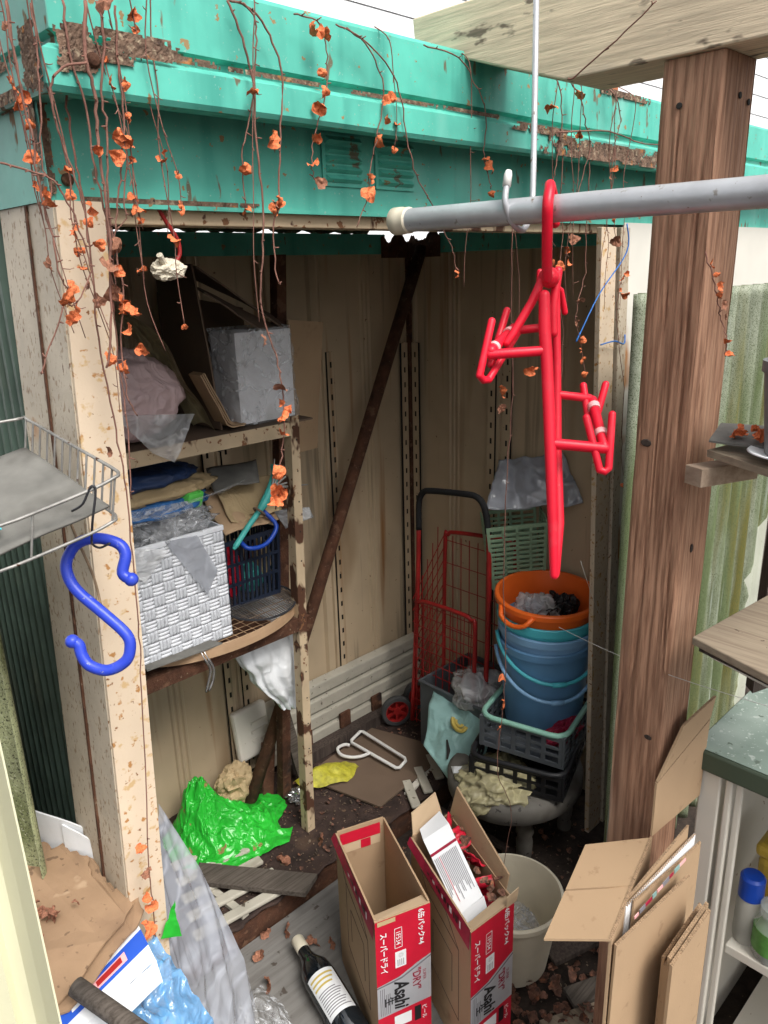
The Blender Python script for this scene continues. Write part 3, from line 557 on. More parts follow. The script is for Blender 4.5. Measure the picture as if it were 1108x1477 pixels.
# ------------------------------------------------------------------ vines
LEAF = []
for k in range(9):   # withered, curled vine leaves
    rn = random.Random(100+k); n = 24; cur = rn.uniform(.8, 1.7); v = []; f = []; off = Vector((k*5.1, k*2.3, 0))
    for ri, s1 in enumerate((0, .3, .55, .8, 1)):
        for i in range(n):
            a = 2*math.pi*i/n; lobe = .66+.34*abs(math.cos(1.5*a+.3*k)); r_ = s1*lobe*(1+(.22*noise.noise(Vector((math.cos(a)*3, math.sin(a)*3, k)))+rn.uniform(-.09, .09) if s1 > .5 else 0))
            x, y = r_*math.cos(a), r_*math.sin(a); p = Vector((x*1.9, y*1.9, 0))+off
            z = .5*noise.noise(p)+.28*noise.noise(p*2.3); t = x*cur    # roll the blade round its length
            px = math.sin(t)/cur*(1-.15*z); pz = (1-math.cos(t))/cur+z*.75; w2 = y*.8; v.append((px*1.1, math.sin(w2)/.8+.12*z, pz+(1-math.cos(w2))*-.5))
    for q in range(4):
        for i in range(n):
            j = (i+1) % n; f.append((q*n+i, q*n+j, (q+1)*n+j, (q+1)*n+i))
    LEAF.append(G().add(v, f).mesh('leaf', 'leaf_brown' if k > 6 else 'leaf_orange', True))
def leaf(parent, p, size, rn, brown=False):
    o = bpy.data.objects.new('leaf', rn.choice(LEAF[7:] if brown else LEAF)); COL.objects.link(o)
    M = Matrix.LocRotScale(Vector(p), Euler((rn.uniform(0, 6.3), rn.uniform(0, 6.3), rn.uniform(0, 6.3))), Vector((size,)*3))
    if parent is not None:
        o.parent = parent; o.matrix_basis = parent.matrix_basis.inverted()@M
    else: o.matrix_basis = M
    return o
VINES = [
     (1.3,[(0.348,0.88,1.901),(0.348,0.88,1.845),(0.353,0.88,1.786),(0.354,0.88,1.732),(0.359,0.88,1.682),(0.362,0.88,1.641),(0.365,0.88,1.617),(0.333,0.88,1.555),(0.325,0.88,1.538)],[(0.353,0.876,1.72),(0.351,0.876,1.654),(0.368,0.876,1.629),(0.367,0.876,1.594)]),
     (1.2,[(0.38,0.9,1.909),(0.381,0.9,1.873),(0.377,0.9,1.826),(0.368,0.9,1.757),(0.376,0.9,1.737),(0.365,0.9,1.712)],[(0.368,0.896,1.724)]),
     (1.4,[(0.415,0.935,1.926),(0.418,0.935,1.875),(0.42,0.935,1.822),(0.421,0.935,1.77),(0.425,0.935,1.722),(0.424,0.935,1.64),(0.42,0.935,1.567),(0.425,0.935,1.47),(0.43,0.935,1.387),(0.426,0.935,1.302),(0.422,0.935,1.181),(0.413,0.935,1.077),(0.387,0.935,0.793),(0.382,0.935,0.691),(0.348,0.935,0.523)],[(0.429,0.931,1.715),(0.426,0.931,1.701),(0.413,0.931,1.428),(0.374,0.931,0.835),(0.377,0.931,0.795),(0.383,0.931,0.783),(0.373,0.931,0.751),(0.376,0.931,0.732),(0.369,0.931,0.693),(0.377,0.931,0.684),(0.36,0.931,0.616),(0.356,0.931,0.594)]),
     (1.4,[(0.416,0.9,1.918),(0.416,0.9,1.868),(0.425,0.9,1.82),(0.426,0.9,1.766),(0.432,0.9,1.713),(0.432,0.9,1.67),(0.429,0.9,1.617),(0.425,0.9,1.542),(0.425,0.9,1.439),(0.419,0.9,1.368)],[(0.426,0.896,1.619),(0.44,0.896,1.606),(0.411,0.896,1.55),(0.427,0.896,1.534),(0.414,0.896,1.543)]),
     (2.2,[(0.436,0.89,1.919),(0.428,0.89,1.866),(0.433,0.89,1.831),(0.429,0.89,1.783),(0.43,0.89,1.737),(0.428,0.89,1.676),(0.417,0.89,1.586),(0.406,0.89,1.536)],[(0.426,0.886,1.772),(0.424,0.886,1.65),(0.432,0.886,1.644),(0.429,0.886,1.607)]),
     (1.5,[(0.452,0.895,1.923),(0.453,0.895,1.878),(0.443,0.895,1.833),(0.445,0.895,1.79),(0.436,0.895,1.732),(0.437,0.895,1.67),(0.441,0.895,1.62),(0.43,0.895,1.568),(0.428,0.895,1.501),(0.439,0.895,1.473)],[(0.455,0.891,1.79),(0.438,0.891,1.67),(0.459,0.891,1.921),(0.439,0.891,1.578),(0.451,0.891,1.553),(0.446,0.891,1.598)]),
     (1.4,[(0.474,0.9,1.923),(0.47,0.9,1.873),(0.471,0.9,1.823),(0.46,0.9,1.763),(0.45,0.9,1.72),(0.437,0.9,1.67),(0.433,0.9,1.614)],[(0.464,0.896,1.79),(0.452,0.896,1.768),(0.42,0.896,1.673)]),
     (1.5,[(0.425,0.885,1.858),(0.398,0.885,1.85),(0.383,0.885,1.829),(0.383,0.885,1.795),(0.391,0.885,1.762),(0.401,0.885,1.709),(0.4,0.885,1.676)],[]),
     (1.2,[(0.31,0.86,1.75),(0.337,0.86,1.744),(0.361,0.86,1.736),(0.375,0.86,1.709),(0.385,0.86,1.672),(0.386,0.86,1.639),(0.363,0.86,1.61),(0.356,0.86,1.617)],[(0.356,0.856,1.617)]),
     (1.0,[(0.468,0.9,1.778),(0.458,0.9,1.722),(0.458,0.9,1.704),(0.446,0.9,1.692)],[]),
     (1.6,[(0.62,0.895,1.954),(0.636,0.895,1.916),(0.65,0.895,1.863),(0.648,0.895,1.79),(0.651,0.895,1.718),(0.643,0.895,1.652),(0.637,0.895,1.583),(0.656,0.895,1.529),(0.661,0.895,1.488),(0.663,0.895,1.43),(0.655,0.895,1.39),(0.646,0.895,1.35),(0.637,0.895,1.304)],[(0.669,0.891,1.72),(0.639,0.891,1.55),(0.654,0.891,1.483),(0.656,0.891,1.461),(0.658,0.891,1.441),(0.667,0.891,1.45),(0.652,0.891,1.416),(0.644,0.891,1.361),(0.639,0.891,1.336),(0.644,0.891,1.324),(0.631,0.891,1.317)]),
     (1.3,[(0.646,0.9,1.957),(0.662,0.9,1.94),(0.66,0.9,1.901),(0.652,0.9,1.853),(0.637,0.9,1.811),(0.628,0.9,1.782),(0.627,0.9,1.72)],[(0.626,0.896,1.765),(0.623,0.896,1.718)]),
     (1.6,[(0.629,0.905,1.958),(0.663,0.905,1.953),(0.693,0.905,1.922),(0.703,0.905,1.875),(0.693,0.905,1.794),(0.686,0.905,1.737),(0.673,0.905,1.697),(0.674,0.905,1.633),(0.679,0.905,1.622)],[(0.677,0.901,1.807),(0.679,0.901,1.721),(0.68,0.901,1.73)]),
     (1.1,[(0.726,0.9,1.959),(0.762,0.9,1.957),(0.779,0.9,1.938),(0.779,0.9,1.901),(0.769,0.9,1.856),(0.748,0.9,1.811),(0.743,0.9,1.775),(0.75,0.9,1.755)],[(0.749,0.896,1.944),(0.763,0.896,1.944),(0.775,0.896,1.942),(0.767,0.896,1.896),(0.768,0.896,1.87),(0.755,0.896,1.851),(0.745,0.896,1.812),(0.74,0.896,1.78),(0.751,0.896,1.755)]),
     (1.2,[(0.798,0.9,1.959),(0.843,0.9,1.948),(0.876,0.9,1.918),(0.885,0.9,1.879),(0.872,0.9,1.83),(0.856,0.9,1.782),(0.847,0.9,1.743),(0.824,0.9,1.699)],[(0.872,0.896,1.818),(0.846,0.896,1.767),(0.843,0.896,1.747),(0.888,0.896,1.875),(0.885,0.896,1.849)]),
     (1.2,[(0.817,0.9,1.958),(0.883,0.9,1.933),(0.918,0.9,1.892),(0.935,0.9,1.827),(0.953,0.9,1.778),(0.993,0.9,1.734),(1.018,0.9,1.697),(1.041,0.9,1.664),(1.05,0.9,1.624)],[(1.0,0.896,1.699),(1.045,0.896,1.627)]),
     (1.2,[(0.972,0.9,1.96),(1.054,0.9,1.955),(1.097,0.9,1.923),(1.125,0.9,1.885),(1.121,0.9,1.826),(1.127,0.9,1.799),(1.143,0.9,1.766)],[(1.12,0.896,1.811),(1.132,0.896,1.801),(1.14,0.896,1.757)]),
     (1.4,[(1.315,0.9,1.964),(1.343,0.9,1.942),(1.349,0.9,1.873),(1.337,0.9,1.817),(1.328,0.9,1.781)],[(1.304,0.896,1.91),(1.395,0.896,1.942)]),
     (1.4,[(1.355,0.9,1.967),(1.406,0.9,1.942),(1.433,0.9,1.894),(1.454,0.9,1.859),(1.425,0.9,1.794),(1.405,0.9,1.743)],[]),
     (1.2,[(1.356,0.905,1.874),(1.368,0.905,1.816),(1.362,0.905,1.767),(1.376,0.905,1.704),(1.369,0.905,1.613),(1.392,0.905,1.503),(1.39,0.905,1.389)],[(1.404,0.901,1.685),(1.381,0.901,1.665),(1.366,0.901,1.633),(1.395,0.901,1.639),(1.287,0.901,1.444),(1.276,0.901,1.438)]),
     (1.2,[(1.462,0.905,1.86),(1.463,0.905,1.797),(1.46,0.905,1.718),(1.465,0.905,1.62),(1.441,0.905,1.56),(1.44,0.905,1.518),(1.465,0.905,1.473),(1.485,0.905,1.406)],[(1.442,0.901,1.567),(1.439,0.901,1.521),(1.455,0.901,1.484),(1.457,0.901,1.462),(1.473,0.901,1.41),(1.459,0.901,1.44)]),
     (1.1,[(1.482,0.9,1.977),(1.559,0.9,1.931),(1.536,0.9,1.826),(1.556,0.9,1.734),(1.57,0.9,1.685)],[(1.558,0.896,1.682),(1.542,0.896,1.722)]),
     (1.3,[(1.234,0.92,1.71),(1.235,0.92,1.57),(1.243,0.92,1.485),(1.243,0.92,1.367),(1.233,0.92,1.213),(1.23,0.92,1.015),(1.242,0.92,0.798),(1.238,0.92,0.692),(1.224,0.92,0.592),(1.226,0.92,0.511),(1.281,0.92,0.382),(1.254,0.92,0.234)],[(1.228,0.916,0.767),(1.227,0.916,0.711),(1.236,0.916,0.69),(1.214,0.916,0.646),(1.197,0.916,1.372),(1.201,0.916,1.405)]),
     (0.9,[(1.245,0.925,1.703),(1.268,0.925,1.59),(1.255,0.925,1.459)],[]),
     (1.1,[(1.085,0.486,1.65),(1.085,0.474,1.622),(1.085,0.461,1.585),(1.085,0.456,1.565),(1.085,0.446,1.539),(1.085,0.443,1.511)],[(1.081,0.473,1.634),(1.081,0.469,1.621),(1.081,0.463,1.605),(1.081,0.46,1.593),(1.081,0.456,1.58),(1.081,0.453,1.566),(1.081,0.442,1.532),(1.081,0.441,1.514)]),
     (1.4,[(1.085,0.715,1.899),(1.085,0.701,1.9),(1.085,0.626,1.941),(1.085,0.582,1.968)],[]),
     (1.6,[(1.318,0.89,1.869),(1.498,0.89,1.887),(1.628,0.89,1.876),(1.734,0.89,1.881)],[]),
     (1.0,[(1.701,0.94,1.62),(1.669,0.94,1.575),(1.67,0.94,1.497),(1.722,0.94,1.346),(1.73,0.94,1.206),(1.764,0.94,1.054),(1.76,0.94,0.921)],[(1.671,0.936,1.602),(1.695,0.936,1.612),(1.685,0.936,1.567),(1.741,0.936,1.097),(1.763,0.936,1.064),(1.761,0.936,0.97)]),
]

VLAB = ['outermost bare vine strand at the far left of the roof corner', 'short vine with one leaf over the rusty corner seam', 'longest vine running down the cream post to the ground', 'vine with a leaf bunch beside the top of the post', 'thickest vine strand dangling past the bolt head',
 'vine with many orange leaves at the inner edge of the post', 'vine strand carrying two orange leaves over the header corner', 'leafless looped side shoot on the roof corner', 'thin grey shoot arching in from the far left', 'short leafless twig end under the teal fascia',
 'long vine with orange leaves dangling in front of the top shelf', 'vine ending in a leaf just under the fascia edge', 'vine forking from the roof with leaves beside the long one', 'vine with a big curled leaf cluster left of the louvers', 'vine passing between the two louvers', 'bare vine sweeping right of the louvers to the shed dark',
 'vine with two bright leaves above the end of the pole', 'short vine over the roof edge right of the rod', 'leafless vine crossing the rusty lip', 'leafy vine hanging directly behind the red hanger', 'vine with withered leaves hanging right of the red hanger', 'short vine with leaves hanging beside the door frame top',
 'very long thin vine hanging past the buckets', 'short hair thin tendril beside the very long vine', 'row of tiny orange leaves climbing the wooden post', 'bare twig lying on the side of the timber beam', 'horizontal runner along the rusty roof lip', 'thin vine running down the door frame']
rv = random.Random(5)
for i, (r_, P, LV) in enumerate(VINES):
    vt = T('vine', VLAB[i], 'vine', P[0], group='dry vines hanging over the shed')
    Q = smooth_path(P, 5); Q = [q+Vector((rv.uniform(-.0012, .0012), rv.uniform(-.002, .002), 0)) for q in Q]
    g = G().tube(Q, [r_*.0009*(1.1-.45*k/len(Q)) for k in range(len(Q))], 7)
    for k in range(2, len(Q)-1, 3):   # buds
        if rv.random() < .6:
            d = Vector((rv.uniform(-1, 1), rv.uniform(-1, 0), rv.uniform(-.6, .6))).normalized()*rv.uniform(.003, .008); g.tube([Q[k], Q[k]+d], [.0011, .0007], 5)
    g.build('stem', 'vine_stem', vt, smooth=True)
    for p in LV:
        leaf(vt, Vector(p)+Vector((rv.uniform(-.003, .003), rv.uniform(-.006, 0), 0)), rv.uniform(.0075, .0145) if i != 24 else rv.uniform(.005, .008), rv)
# thin bare strands tangled in with the leafy ones
for i in range(20):
    left = i < 11; x = rv.uniform(.33, .52) if left else (rv.uniform(1.22, 1.62) if i < 17 else rv.uniform(.6, 1.15)); y = rv.uniform(.885, .915); zt = 1.98 if not left else 1.96
    ln = rv.uniform(.2, .55) if left else rv.uniform(.12, .4); P = [(x+rv.uniform(-.02, .02), y+.03, zt), (x, y-.005, 1.955)]
    k = 0
    while k < ln: k += rv.uniform(.04, .08); x += rv.uniform(-.012, .012)+(.004 if left else 0); P.append((x, y+rv.uniform(-.004, .004), 1.955-k))
    vt = T('vine', 'hair thin vine strand in the tangle at the roof corner' if left else ('hair thin vine strand right of the hanging rod' if i < 17 else 'hair thin vine strand hanging near the louvers'), 'vine', P[0], group='hair thin strands at the roof corner' if left else ('hair thin strands by the rod' if i < 17 else 'hair thin strands near the louvers'))
    Q = smooth_path(P, 4); g = G().tube(Q, [.0009*(1.1-.5*k/len(Q)) for k in range(len(Q))], 5)
    for k in range(2, len(Q)-1, 2):
        if rv.random() < .6:
            d = Vector((rv.uniform(-1, 1), rv.uniform(-.6, 0), rv.uniform(-.8, .3))).normalized()*rv.uniform(.004, .014); g.tube([Q[k], Q[k]+d*.6+Vector((0, 0, -.001)), Q[k]+d], [.0007, .0006, .0004], 4)
    g.build('stem', 'vine_stem', vt, smooth=True)
    for k in range(rv.choice((2, 3, 4, 5)) if left else rv.choice((0, 1, 1, 2))): leaf(vt, Q[rv.randrange(len(Q)//3, len(Q))], rv.uniform(.005, .0105), rv)
# blue wires on the door frame and cobweb threads
tag(G().tube(smooth_path([(1.668, .93, 1.72), (1.675, .93, 1.66), (1.6, .95, 1.57), (1.535, .96, 1.475), (1.545, .96, 1.49)], 5), .0016, 6).build('tie_wire', 'blue_wire', None, smooth=True), 'blue plastic wire dangling from the top of the door frame', 'wire')
tag(G().tube(smooth_path([(1.64, .962, 1.455), (1.69, .955, 1.46), (1.735, .955, 1.45), (1.75, .962, 1.47)], 5), .0018, 6).build('tie_wire', 'blue_wire', None, smooth=True), 'short blue wire tied around the door frame', 'wire')
for a, b, l in (((1.31, .83, .89), (1.0, .3, 1.06), 'white thread stretched across the wooden post'), ((1.5, .9, .97), (1.75, .96, .69), 'cobweb strand between the hanger and the door frame')):
    P = [Vector(a).lerp(Vector(b), k/12)-Vector((0, 0, .012*math.sin(math.pi*k/12))) for k in range(13)]
    tag(G().tube(P, .0005, 5).build('thread', 'thread', None), l, 'thread')
# ------------------------------------------------------------------ shelf rack inside the shed
rack = T('shelf_rack', 'rusty cream slotted angle shelf rack with two boards', 'shelf', (.8, 1.6, .09))
def upright(xb, xt, y, m, zt, side=.03, nm='upright', w_=.026):
    g = G(); g.hexa([(xb, y, .088), (xb+w_, y, .088), (xb+w_, y+.0025, .088), (xb, y+.0025, .088), (xt, y, zt), (xt+w_, y, zt), (xt+w_, y+.0025, zt), (xt, y+.0025, zt)])
    g.hexa([(xb, y+.003, .088), (xb+.0025, y+.003, .088), (xb+.0025, y+side, .088), (xb, y+side, .088), (xt, y+.003, zt), (xt+.0025, y+.003, zt), (xt+.0025, y+side, zt), (xt, y+side, zt)])
    return g.build(nm, m, rack)
upright(1.098, 1.13, 1.5, 'rusty_cream', 1.3, .03)
for k in range(14):
    z = .2+k*.08; x = 1.098+.032*(z-.088)/1.212+.016
    c = G().lathe([(.0022, 0), (.0022, .0006)], 8); c.move(Matrix.Translation((x, 1.4997, z))@Matrix.Rotation(R(90), 4, 'X')).build('hole', 'hole_dark', rack)
upright(1.13, 1.24, 1.66, 'rust', 1.68, .03, w_=.03)
upright(.44, .46, 1.5, 'rusty_cream', 1.3)
for (z, m) in ((1.287, 'rusty_cream'), (.762, 'rust')):
    G().box(.45, 1.128 if z > 1 else 1.112, 1.497, 1.5, z-.034, z).build('shelf_lip', m, rack)
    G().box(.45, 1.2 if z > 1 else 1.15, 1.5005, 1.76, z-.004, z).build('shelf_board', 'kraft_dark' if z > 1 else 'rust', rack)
    G().box(1.12, 1.123, 1.503, 1.76, z-.034, z-.0045).build('shelf_lip', m, rack)
for (x, z) in ((1.137, 1.272), (1.115, .748)):
    c = G().lathe([(.005, 0), (.005, .003), (.002, .004)], 10); c.move(Matrix.Translation((x, 1.4995, z))@Matrix.Rotation(R(90), 4, 'X')).build('bolt', 'rust', rack)
dp = T('diagonal_pole', 'rusty iron pole leaning diagonally across the back wall', 'pole', (1.04, 1.73, .09))
G().tube([(1.045, 1.72, .09), (1.335, 1.735, .62), (1.885, 1.76, 1.70)], .0195, 14).build('tube', 'rust', dp, smooth=True)
# --- top shelf
pb = T('bundle', 'pinkish bundle wrapped in thin plastic on the top shelf', 'bundle', (.74, 1.6, 1.29))
G().blob((.74, 1.61, 1.385), (.15, .1, .105), 5, .1, 1.3, 2, -.09).build('wrap', 'pink_film', pb, smooth=True)
g = sheet((.68, 1.49, 1.37), (.87, 1.5, 1.345), (.80, 1.484, 1.25), (.75, 1.484, 1.28), 24, 18, .008, 16, 3, dirn=(0, -1, 0), ridge=True)
g.build('loose_film', 'milky_film', pb, smooth=True)
def yl(u, v):
    p = Vector((.76+.17*v, 1.57-.05*v+.10*u, 1.56-.27*v**1.3+.03*math.sin(3*v))); return p+Vector((.012*noise.noise(p*12), .02*noise.noise(p*9+Vector((3, 0, 0))), .014*math.sin(math.pi*u)))
yf = T('plastic_sheet', 'olive yellow plastic sheet draped beside the pink bundle', 'sheet', (.9, 1.56, 1.29))
G().grid(yl, 18, 30).build('film', 'yellow_film', yf, smooth=True)
dc = T('dark_carton', 'dark brown open cardboard carton around the white box', 'carton', (1.0, 1.62, 1.29))
def plate(pts, t, name, m, parent, seed=0, amp=.003): return sheet(*pts, 8, 8, amp, 7, seed, t).build(name, m, parent)
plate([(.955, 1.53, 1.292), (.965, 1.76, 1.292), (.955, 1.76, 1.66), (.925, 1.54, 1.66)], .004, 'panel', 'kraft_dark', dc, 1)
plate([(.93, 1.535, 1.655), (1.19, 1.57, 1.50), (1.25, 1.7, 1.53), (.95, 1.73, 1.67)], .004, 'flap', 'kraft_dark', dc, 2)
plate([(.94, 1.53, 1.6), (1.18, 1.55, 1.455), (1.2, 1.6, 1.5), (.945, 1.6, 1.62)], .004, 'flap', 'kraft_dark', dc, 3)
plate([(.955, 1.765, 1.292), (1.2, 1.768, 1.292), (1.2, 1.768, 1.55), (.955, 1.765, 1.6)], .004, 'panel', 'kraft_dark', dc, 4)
for k in range(3):
    s1 = .012*k
    pc = T('cardboard_strip', ['front', 'middle', 'rear'][k]+'most of three bent kraft cardboard strips left of the white box', 'cardboard', (.95, 1.52, 1.29), group='bent cardboard strips')
    G().grid(lambda u, v: (.895+s1+.075*v+.06*max(0, v-.75)*2, 1.505+.012*k+.05*u, 1.425-.128*min(1, v*1.22)+.004*noise.noise(Vector((u*3, v*3, k)))), 3, 24, .003).build('strip', 'kraft', pc)
wx = T('white_box', 'white box in a shiny clear plastic bag on the top shelf', 'box', (1.07, 1.58, 1.29))
G().box(1.005, 1.165, 1.525, 1.63, 1.295, 1.508).build('body', 'paper_dim', wx, bevel=.002)
g = G()
def bagf(u, v):
    a = u*2*math.pi; ca, sa = math.cos(a), math.sin(a); q = (abs(ca)**5+abs(sa)**5)**(-1/5); k = 1.05+.22*max(0, .5-v)*max(0, ca)
    p = Vector((1.085+.086*ca*q*k, 1.577+.058*sa*q*k, 1.293+.222*v)); nn = .009*(abs(noise.noise(p*26))+.7*noise.noise(p*45))
    return p+Vector((ca, sa, 0))*nn
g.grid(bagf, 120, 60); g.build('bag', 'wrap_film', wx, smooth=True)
cb = tag(plate([(1.24, 1.625, 1.17), (1.33, 1.65, 1.165), (1.375, 1.65, 1.505), (1.24, 1.63, 1.52)], .004, 'cardboard_sheet', 'kraft', None, 6), 'flat kraft cardboard sheet hanging behind the front upright', 'cardboard')
tag(G().blob((1.0, 1.6, 1.245), (.05, .03, .018), 3, .4, 2, 8).build('black_rag', 'black_film', None), 'small dark rag tucked under the top shelf board', 'rag')
# --- middle shelf
bk = T('woven_basket', 'white woven plastic basket on the middle shelf', 'basket', (.795, 1.6, .79))
bx0, bx1, by0, by1, bz0, bz1 = .665, .912, 1.502, 1.69, .79, 1.075
for a in ((bx0, bx1, by0, by0+.004), (bx0, bx1, by1-.004, by1), (bx0, bx0+.004, by0+.0045, by1-.0045), (bx1-.004, bx1, by0+.0045, by1-.0045)): G().box(*a, bz0, bz1).build('side', 'weave_grey', bk)
G().box(bx0+.005, bx1-.005, by0+.005, by1-.005, bz0, bz0+.004).build('bottom', 'weave_grey', bk)
nx, nzz = 9, 10; wx_, hz_ = (bx1-bx0)/nx, (bz1-bz0-.012)/nzz
def tile(mn):
    g = G()
    for k in range(3):
        if mn == 'weave_white': g.grid(lambda u, v: (wx_*(u-.5)*1.06, -.0013*math.sin(math.pi*u)-.0006*math.sin(math.pi*v), hz_*((k+v)/3.0-.5)*.98), 4, 2, .0008)
        else: g.grid(lambda u, v: (wx_*((k+u)/3.0-.5)*.98, -.0013*math.sin(math.pi*v)-.0006*math.sin(math.pi*u), hz_*(v-.5)*1.06), 2, 4, .0008)
    return g.mesh('woven_strip', mn, True)
tm = [tile('weave_white'), tile('weave_grey')]
for side_ in (0, 1):
    nn = nx if side_ == 0 else 7
    for i in range(nn):
        for j in range(nzz):
            o = bpy.data.objects.new('woven_strip', tm[(i+j) % 2]); COL.objects.link(o); o.parent = bk
            z = bz0+hz_*(j+.5)
            P = Vector((bx0+wx_*(i+.5), by0-.0005, z)) if side_ == 0 else Vector((bx0-.0005, by0+(by1-by0)/7*(i+.5), z))
            Ml = Matrix.Translation(P) if side_ == 0 else Matrix.Translation(P)@Matrix.Rotation(R(-90), 4, 'Z')
            o.matrix_basis = bk.matrix_basis.inverted()@Ml
G().box(bx0-.002, bx1+.002, by0-.004, by0+.005, bz1-.012, bz1+.001).build('rim', 'weave_white', bk, bevel=.002); G().box(bx0-.004, bx0+.005, by0+.006, by1, bz1-.012, bz1+.001).build('rim', 'weave_white', bk, bevel=.002)
fb = T('plastic_bag', 'crumpled clear plastic bags stuffed in the woven basket', 'bag', (.8, 1.58, 1.05))
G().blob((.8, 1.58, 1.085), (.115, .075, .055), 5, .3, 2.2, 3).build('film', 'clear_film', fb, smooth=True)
G().blob((.82, 1.6, 1.07), (.085, .06, .045), 4, .3, 2.4, 9).build('inner_film', 'milky_film', fb, smooth=True)
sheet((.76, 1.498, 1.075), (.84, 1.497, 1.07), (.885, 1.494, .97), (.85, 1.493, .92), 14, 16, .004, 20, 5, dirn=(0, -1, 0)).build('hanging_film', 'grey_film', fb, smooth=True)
sheet((.675, 1.496, 1.02), (.69, 1.496, 1.08), (.76, 1.48, 1.06), (.70, 1.484, 1.0), 10, 10, .006, 18, 6, dirn=(0, -1, 0)).build('white_end', 'milky_film', fb, smooth=True)
lm = T('clip_box', 'lime green ribbed plastic clip box in the woven basket', 'box', (.87, 1.58, 1.12))
G().obox((.875, 1.565, 1.135), (.055, .03, .04), (.2, .1, .35)).build('body', 'lime_plastic', lm, bevel=.006)
for k in range(6): G().obox((.855+.0075*k, 1.546+.0026*k, 1.1365), (.003, .003, .034), (.2, .1, .35)).build('rib', 'lime_plastic', lm)
G().obox((.87, 1.566, 1.108), (.06, .034, .016), (.2, .1, .35)).build('base', 'pot_grey', lm, bevel=.003)
for k, (m, l, c, s1) in enumerate((('navy_cloth', 'navy blue folded bag on top of the cushion stack', (.74, 1.64, 1.19), (.19, .085, .03)), ('kraft_bag', 'tan paper rice bag in the middle of the stack', (.765, 1.63, 1.16), (.2, .09, .026)), ('blue_cloth', 'bright blue plastic wrapped cushion at the bottom of the stack', (.76, 1.62, 1.128), (.19, .09, .028)))):
    tag(G().blob(c, s1, 4, .14, 1.7, k+20, None).build('folded_bag', m, None, smooth=True), l, 'bag')
g = sheet((.68, 1.532, 1.15), (.95, 1.55, 1.135), (1.02, 1.54, 1.16), (.70, 1.53, 1.11), 30, 10, .008, 22, 4, dirn=(0, -1, .3), ridge=True)
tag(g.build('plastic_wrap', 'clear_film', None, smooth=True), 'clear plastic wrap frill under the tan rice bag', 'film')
nb = T('navy_basket', 'dark navy slotted plastic basket beside the woven one', 'basket', (1.03, 1.62, .82))
def slotted(parent, fr, w_, h, ns, rows, m, t=.004, margin=.012, nm='side', gap=.5):
    g = G()
    def b(a, c, d, e): g.hexa([fr(a, 0, d), fr(c, 0, d), fr(c, t, d), fr(a, t, d), fr(a, 0, e), fr(c, 0, e), fr(c, t, e), fr(a, t, e)])
    b(0, w_, 0, margin); b(0, w_, h-margin, h); b(0, margin*.7, margin, h-margin); b(w_-margin*.7, w_, margin, h-margin)
    for r_ in range(1, rows): z = margin+(h-2*margin)*r_/rows; b(margin*.7, w_-margin*.7, z-.004, z+.004)
    p = (w_-1.4*margin)/ns
    for k in range(1, ns): x = margin*.7+p*k; b(x-p*(1-gap)/2, x+p*(1-gap)/2, margin, h-margin)
    return g.build(nm, m, parent)
bx = lambda k: (.935+.012*(1-k), 1.11-.01*(1-k))
slotted(nb, lambda a, d, z: (.945+a*(1+.25*z), 1.565+d-.03*z, .82+z), .165, .185, 11, 3, 'navy_plastic')
slotted(nb, lambda a, d, z: (.945+d-.03*z, 1.571+a, .82+z), .13, .185, 9, 3, 'navy_plastic'); slotted(nb, lambda a, d, z: (1.108-d+.03*z, 1.571+a, .82+z), .13, .185, 9, 3, 'navy_plastic'); slotted(nb, lambda a, d, z: (.945+a, 1.705-d, .82+z), .165, .185, 11, 3, 'navy_plastic')
G().box(.946, 1.108, 1.57, 1.7, .82, .824).build('bottom', 'navy_plastic', nb)
G().tube(smooth_path([(.99, 1.553, 1.0), (1.0, 1.53, .985), (1.05, 1.527, .985), (1.09, 1.535, 1.02), (1.07, 1.56, 1.06)], 4), .006, 8).build('handle', 'blue_cap', nb, smooth=True)
for c, s1, m, l in (((.99, 1.62, .9), (.03, .035, .07), 'red_plastic', 'red plastic packet inside the navy basket'), ((1.05, 1.62, .87), (.035, .035, .04), 'teal_cloth', 'green bundle inside the navy basket'), ((1.085, 1.61, .92), (.018, .03, .06), 'kraft_bag', 'brown packet inside the navy basket')):
    tag(G().blob(c, s1, 3, .2, 2, 4).build('packet', m, None), l, 'packet')
pp = T('brown_paper', 'folded brown paper and card lying over the navy basket', 'paper', (1.03, 1.6, 1.02))
sheet((.94, 1.54, 1.03), (1.11, 1.55, 1.03), (1.14, 1.66, 1.10), (.95, 1.66, 1.12), 14, 14, .012, 12, 2, .002).build('sheet', 'kraft', pp, smooth=True)
sheet((.97, 1.55, 1.06), (1.13, 1.56, 1.05), (1.16, 1.64, 1.12), (.99, 1.66, 1.125), 14, 14, .014, 12, 7, .002).build('sheet', 'kraft_bag', pp, smooth=True)
sheet((.96, 1.6, 1.13), (1.08, 1.58, 1.13), (1.13, 1.66, 1.17), (1.0, 1.7, 1.16), 10, 10, .01, 12, 8, .002).build('sheet', 'paper_grey', pp, smooth=True)
um = T('folded_umbrella', 'small folded teal umbrella lying over the navy basket', 'umbrella', (1.0, 1.53, 1.03))
G().tube(smooth_path([(.955, 1.53, .995), (1.0, 1.535, 1.035), (1.06, 1.545, 1.08), (1.1, 1.55, 1.13), (1.12, 1.555, 1.17)], 4), [.004]+[.007]*7+[.011]*7+[.016]*2, 10).build('cloth', 'teal_cloth', um)
for k in range(5):
    a = Vector((1.09, 1.54, 1.12)); b = a+Vector((.02+.016*k, .01-.012*k, .07-.018*k)); G().tube([a, b], [.004, .0015], 6).build('rib', 'grey_wire', um)
G().tube(arc((1.045, 1.54, 1.068), .016, 0, 360, 16, (.7, 0, -.7), (0, 1, 0)), .003, 6).build('strap', 'kraft_dark', um)
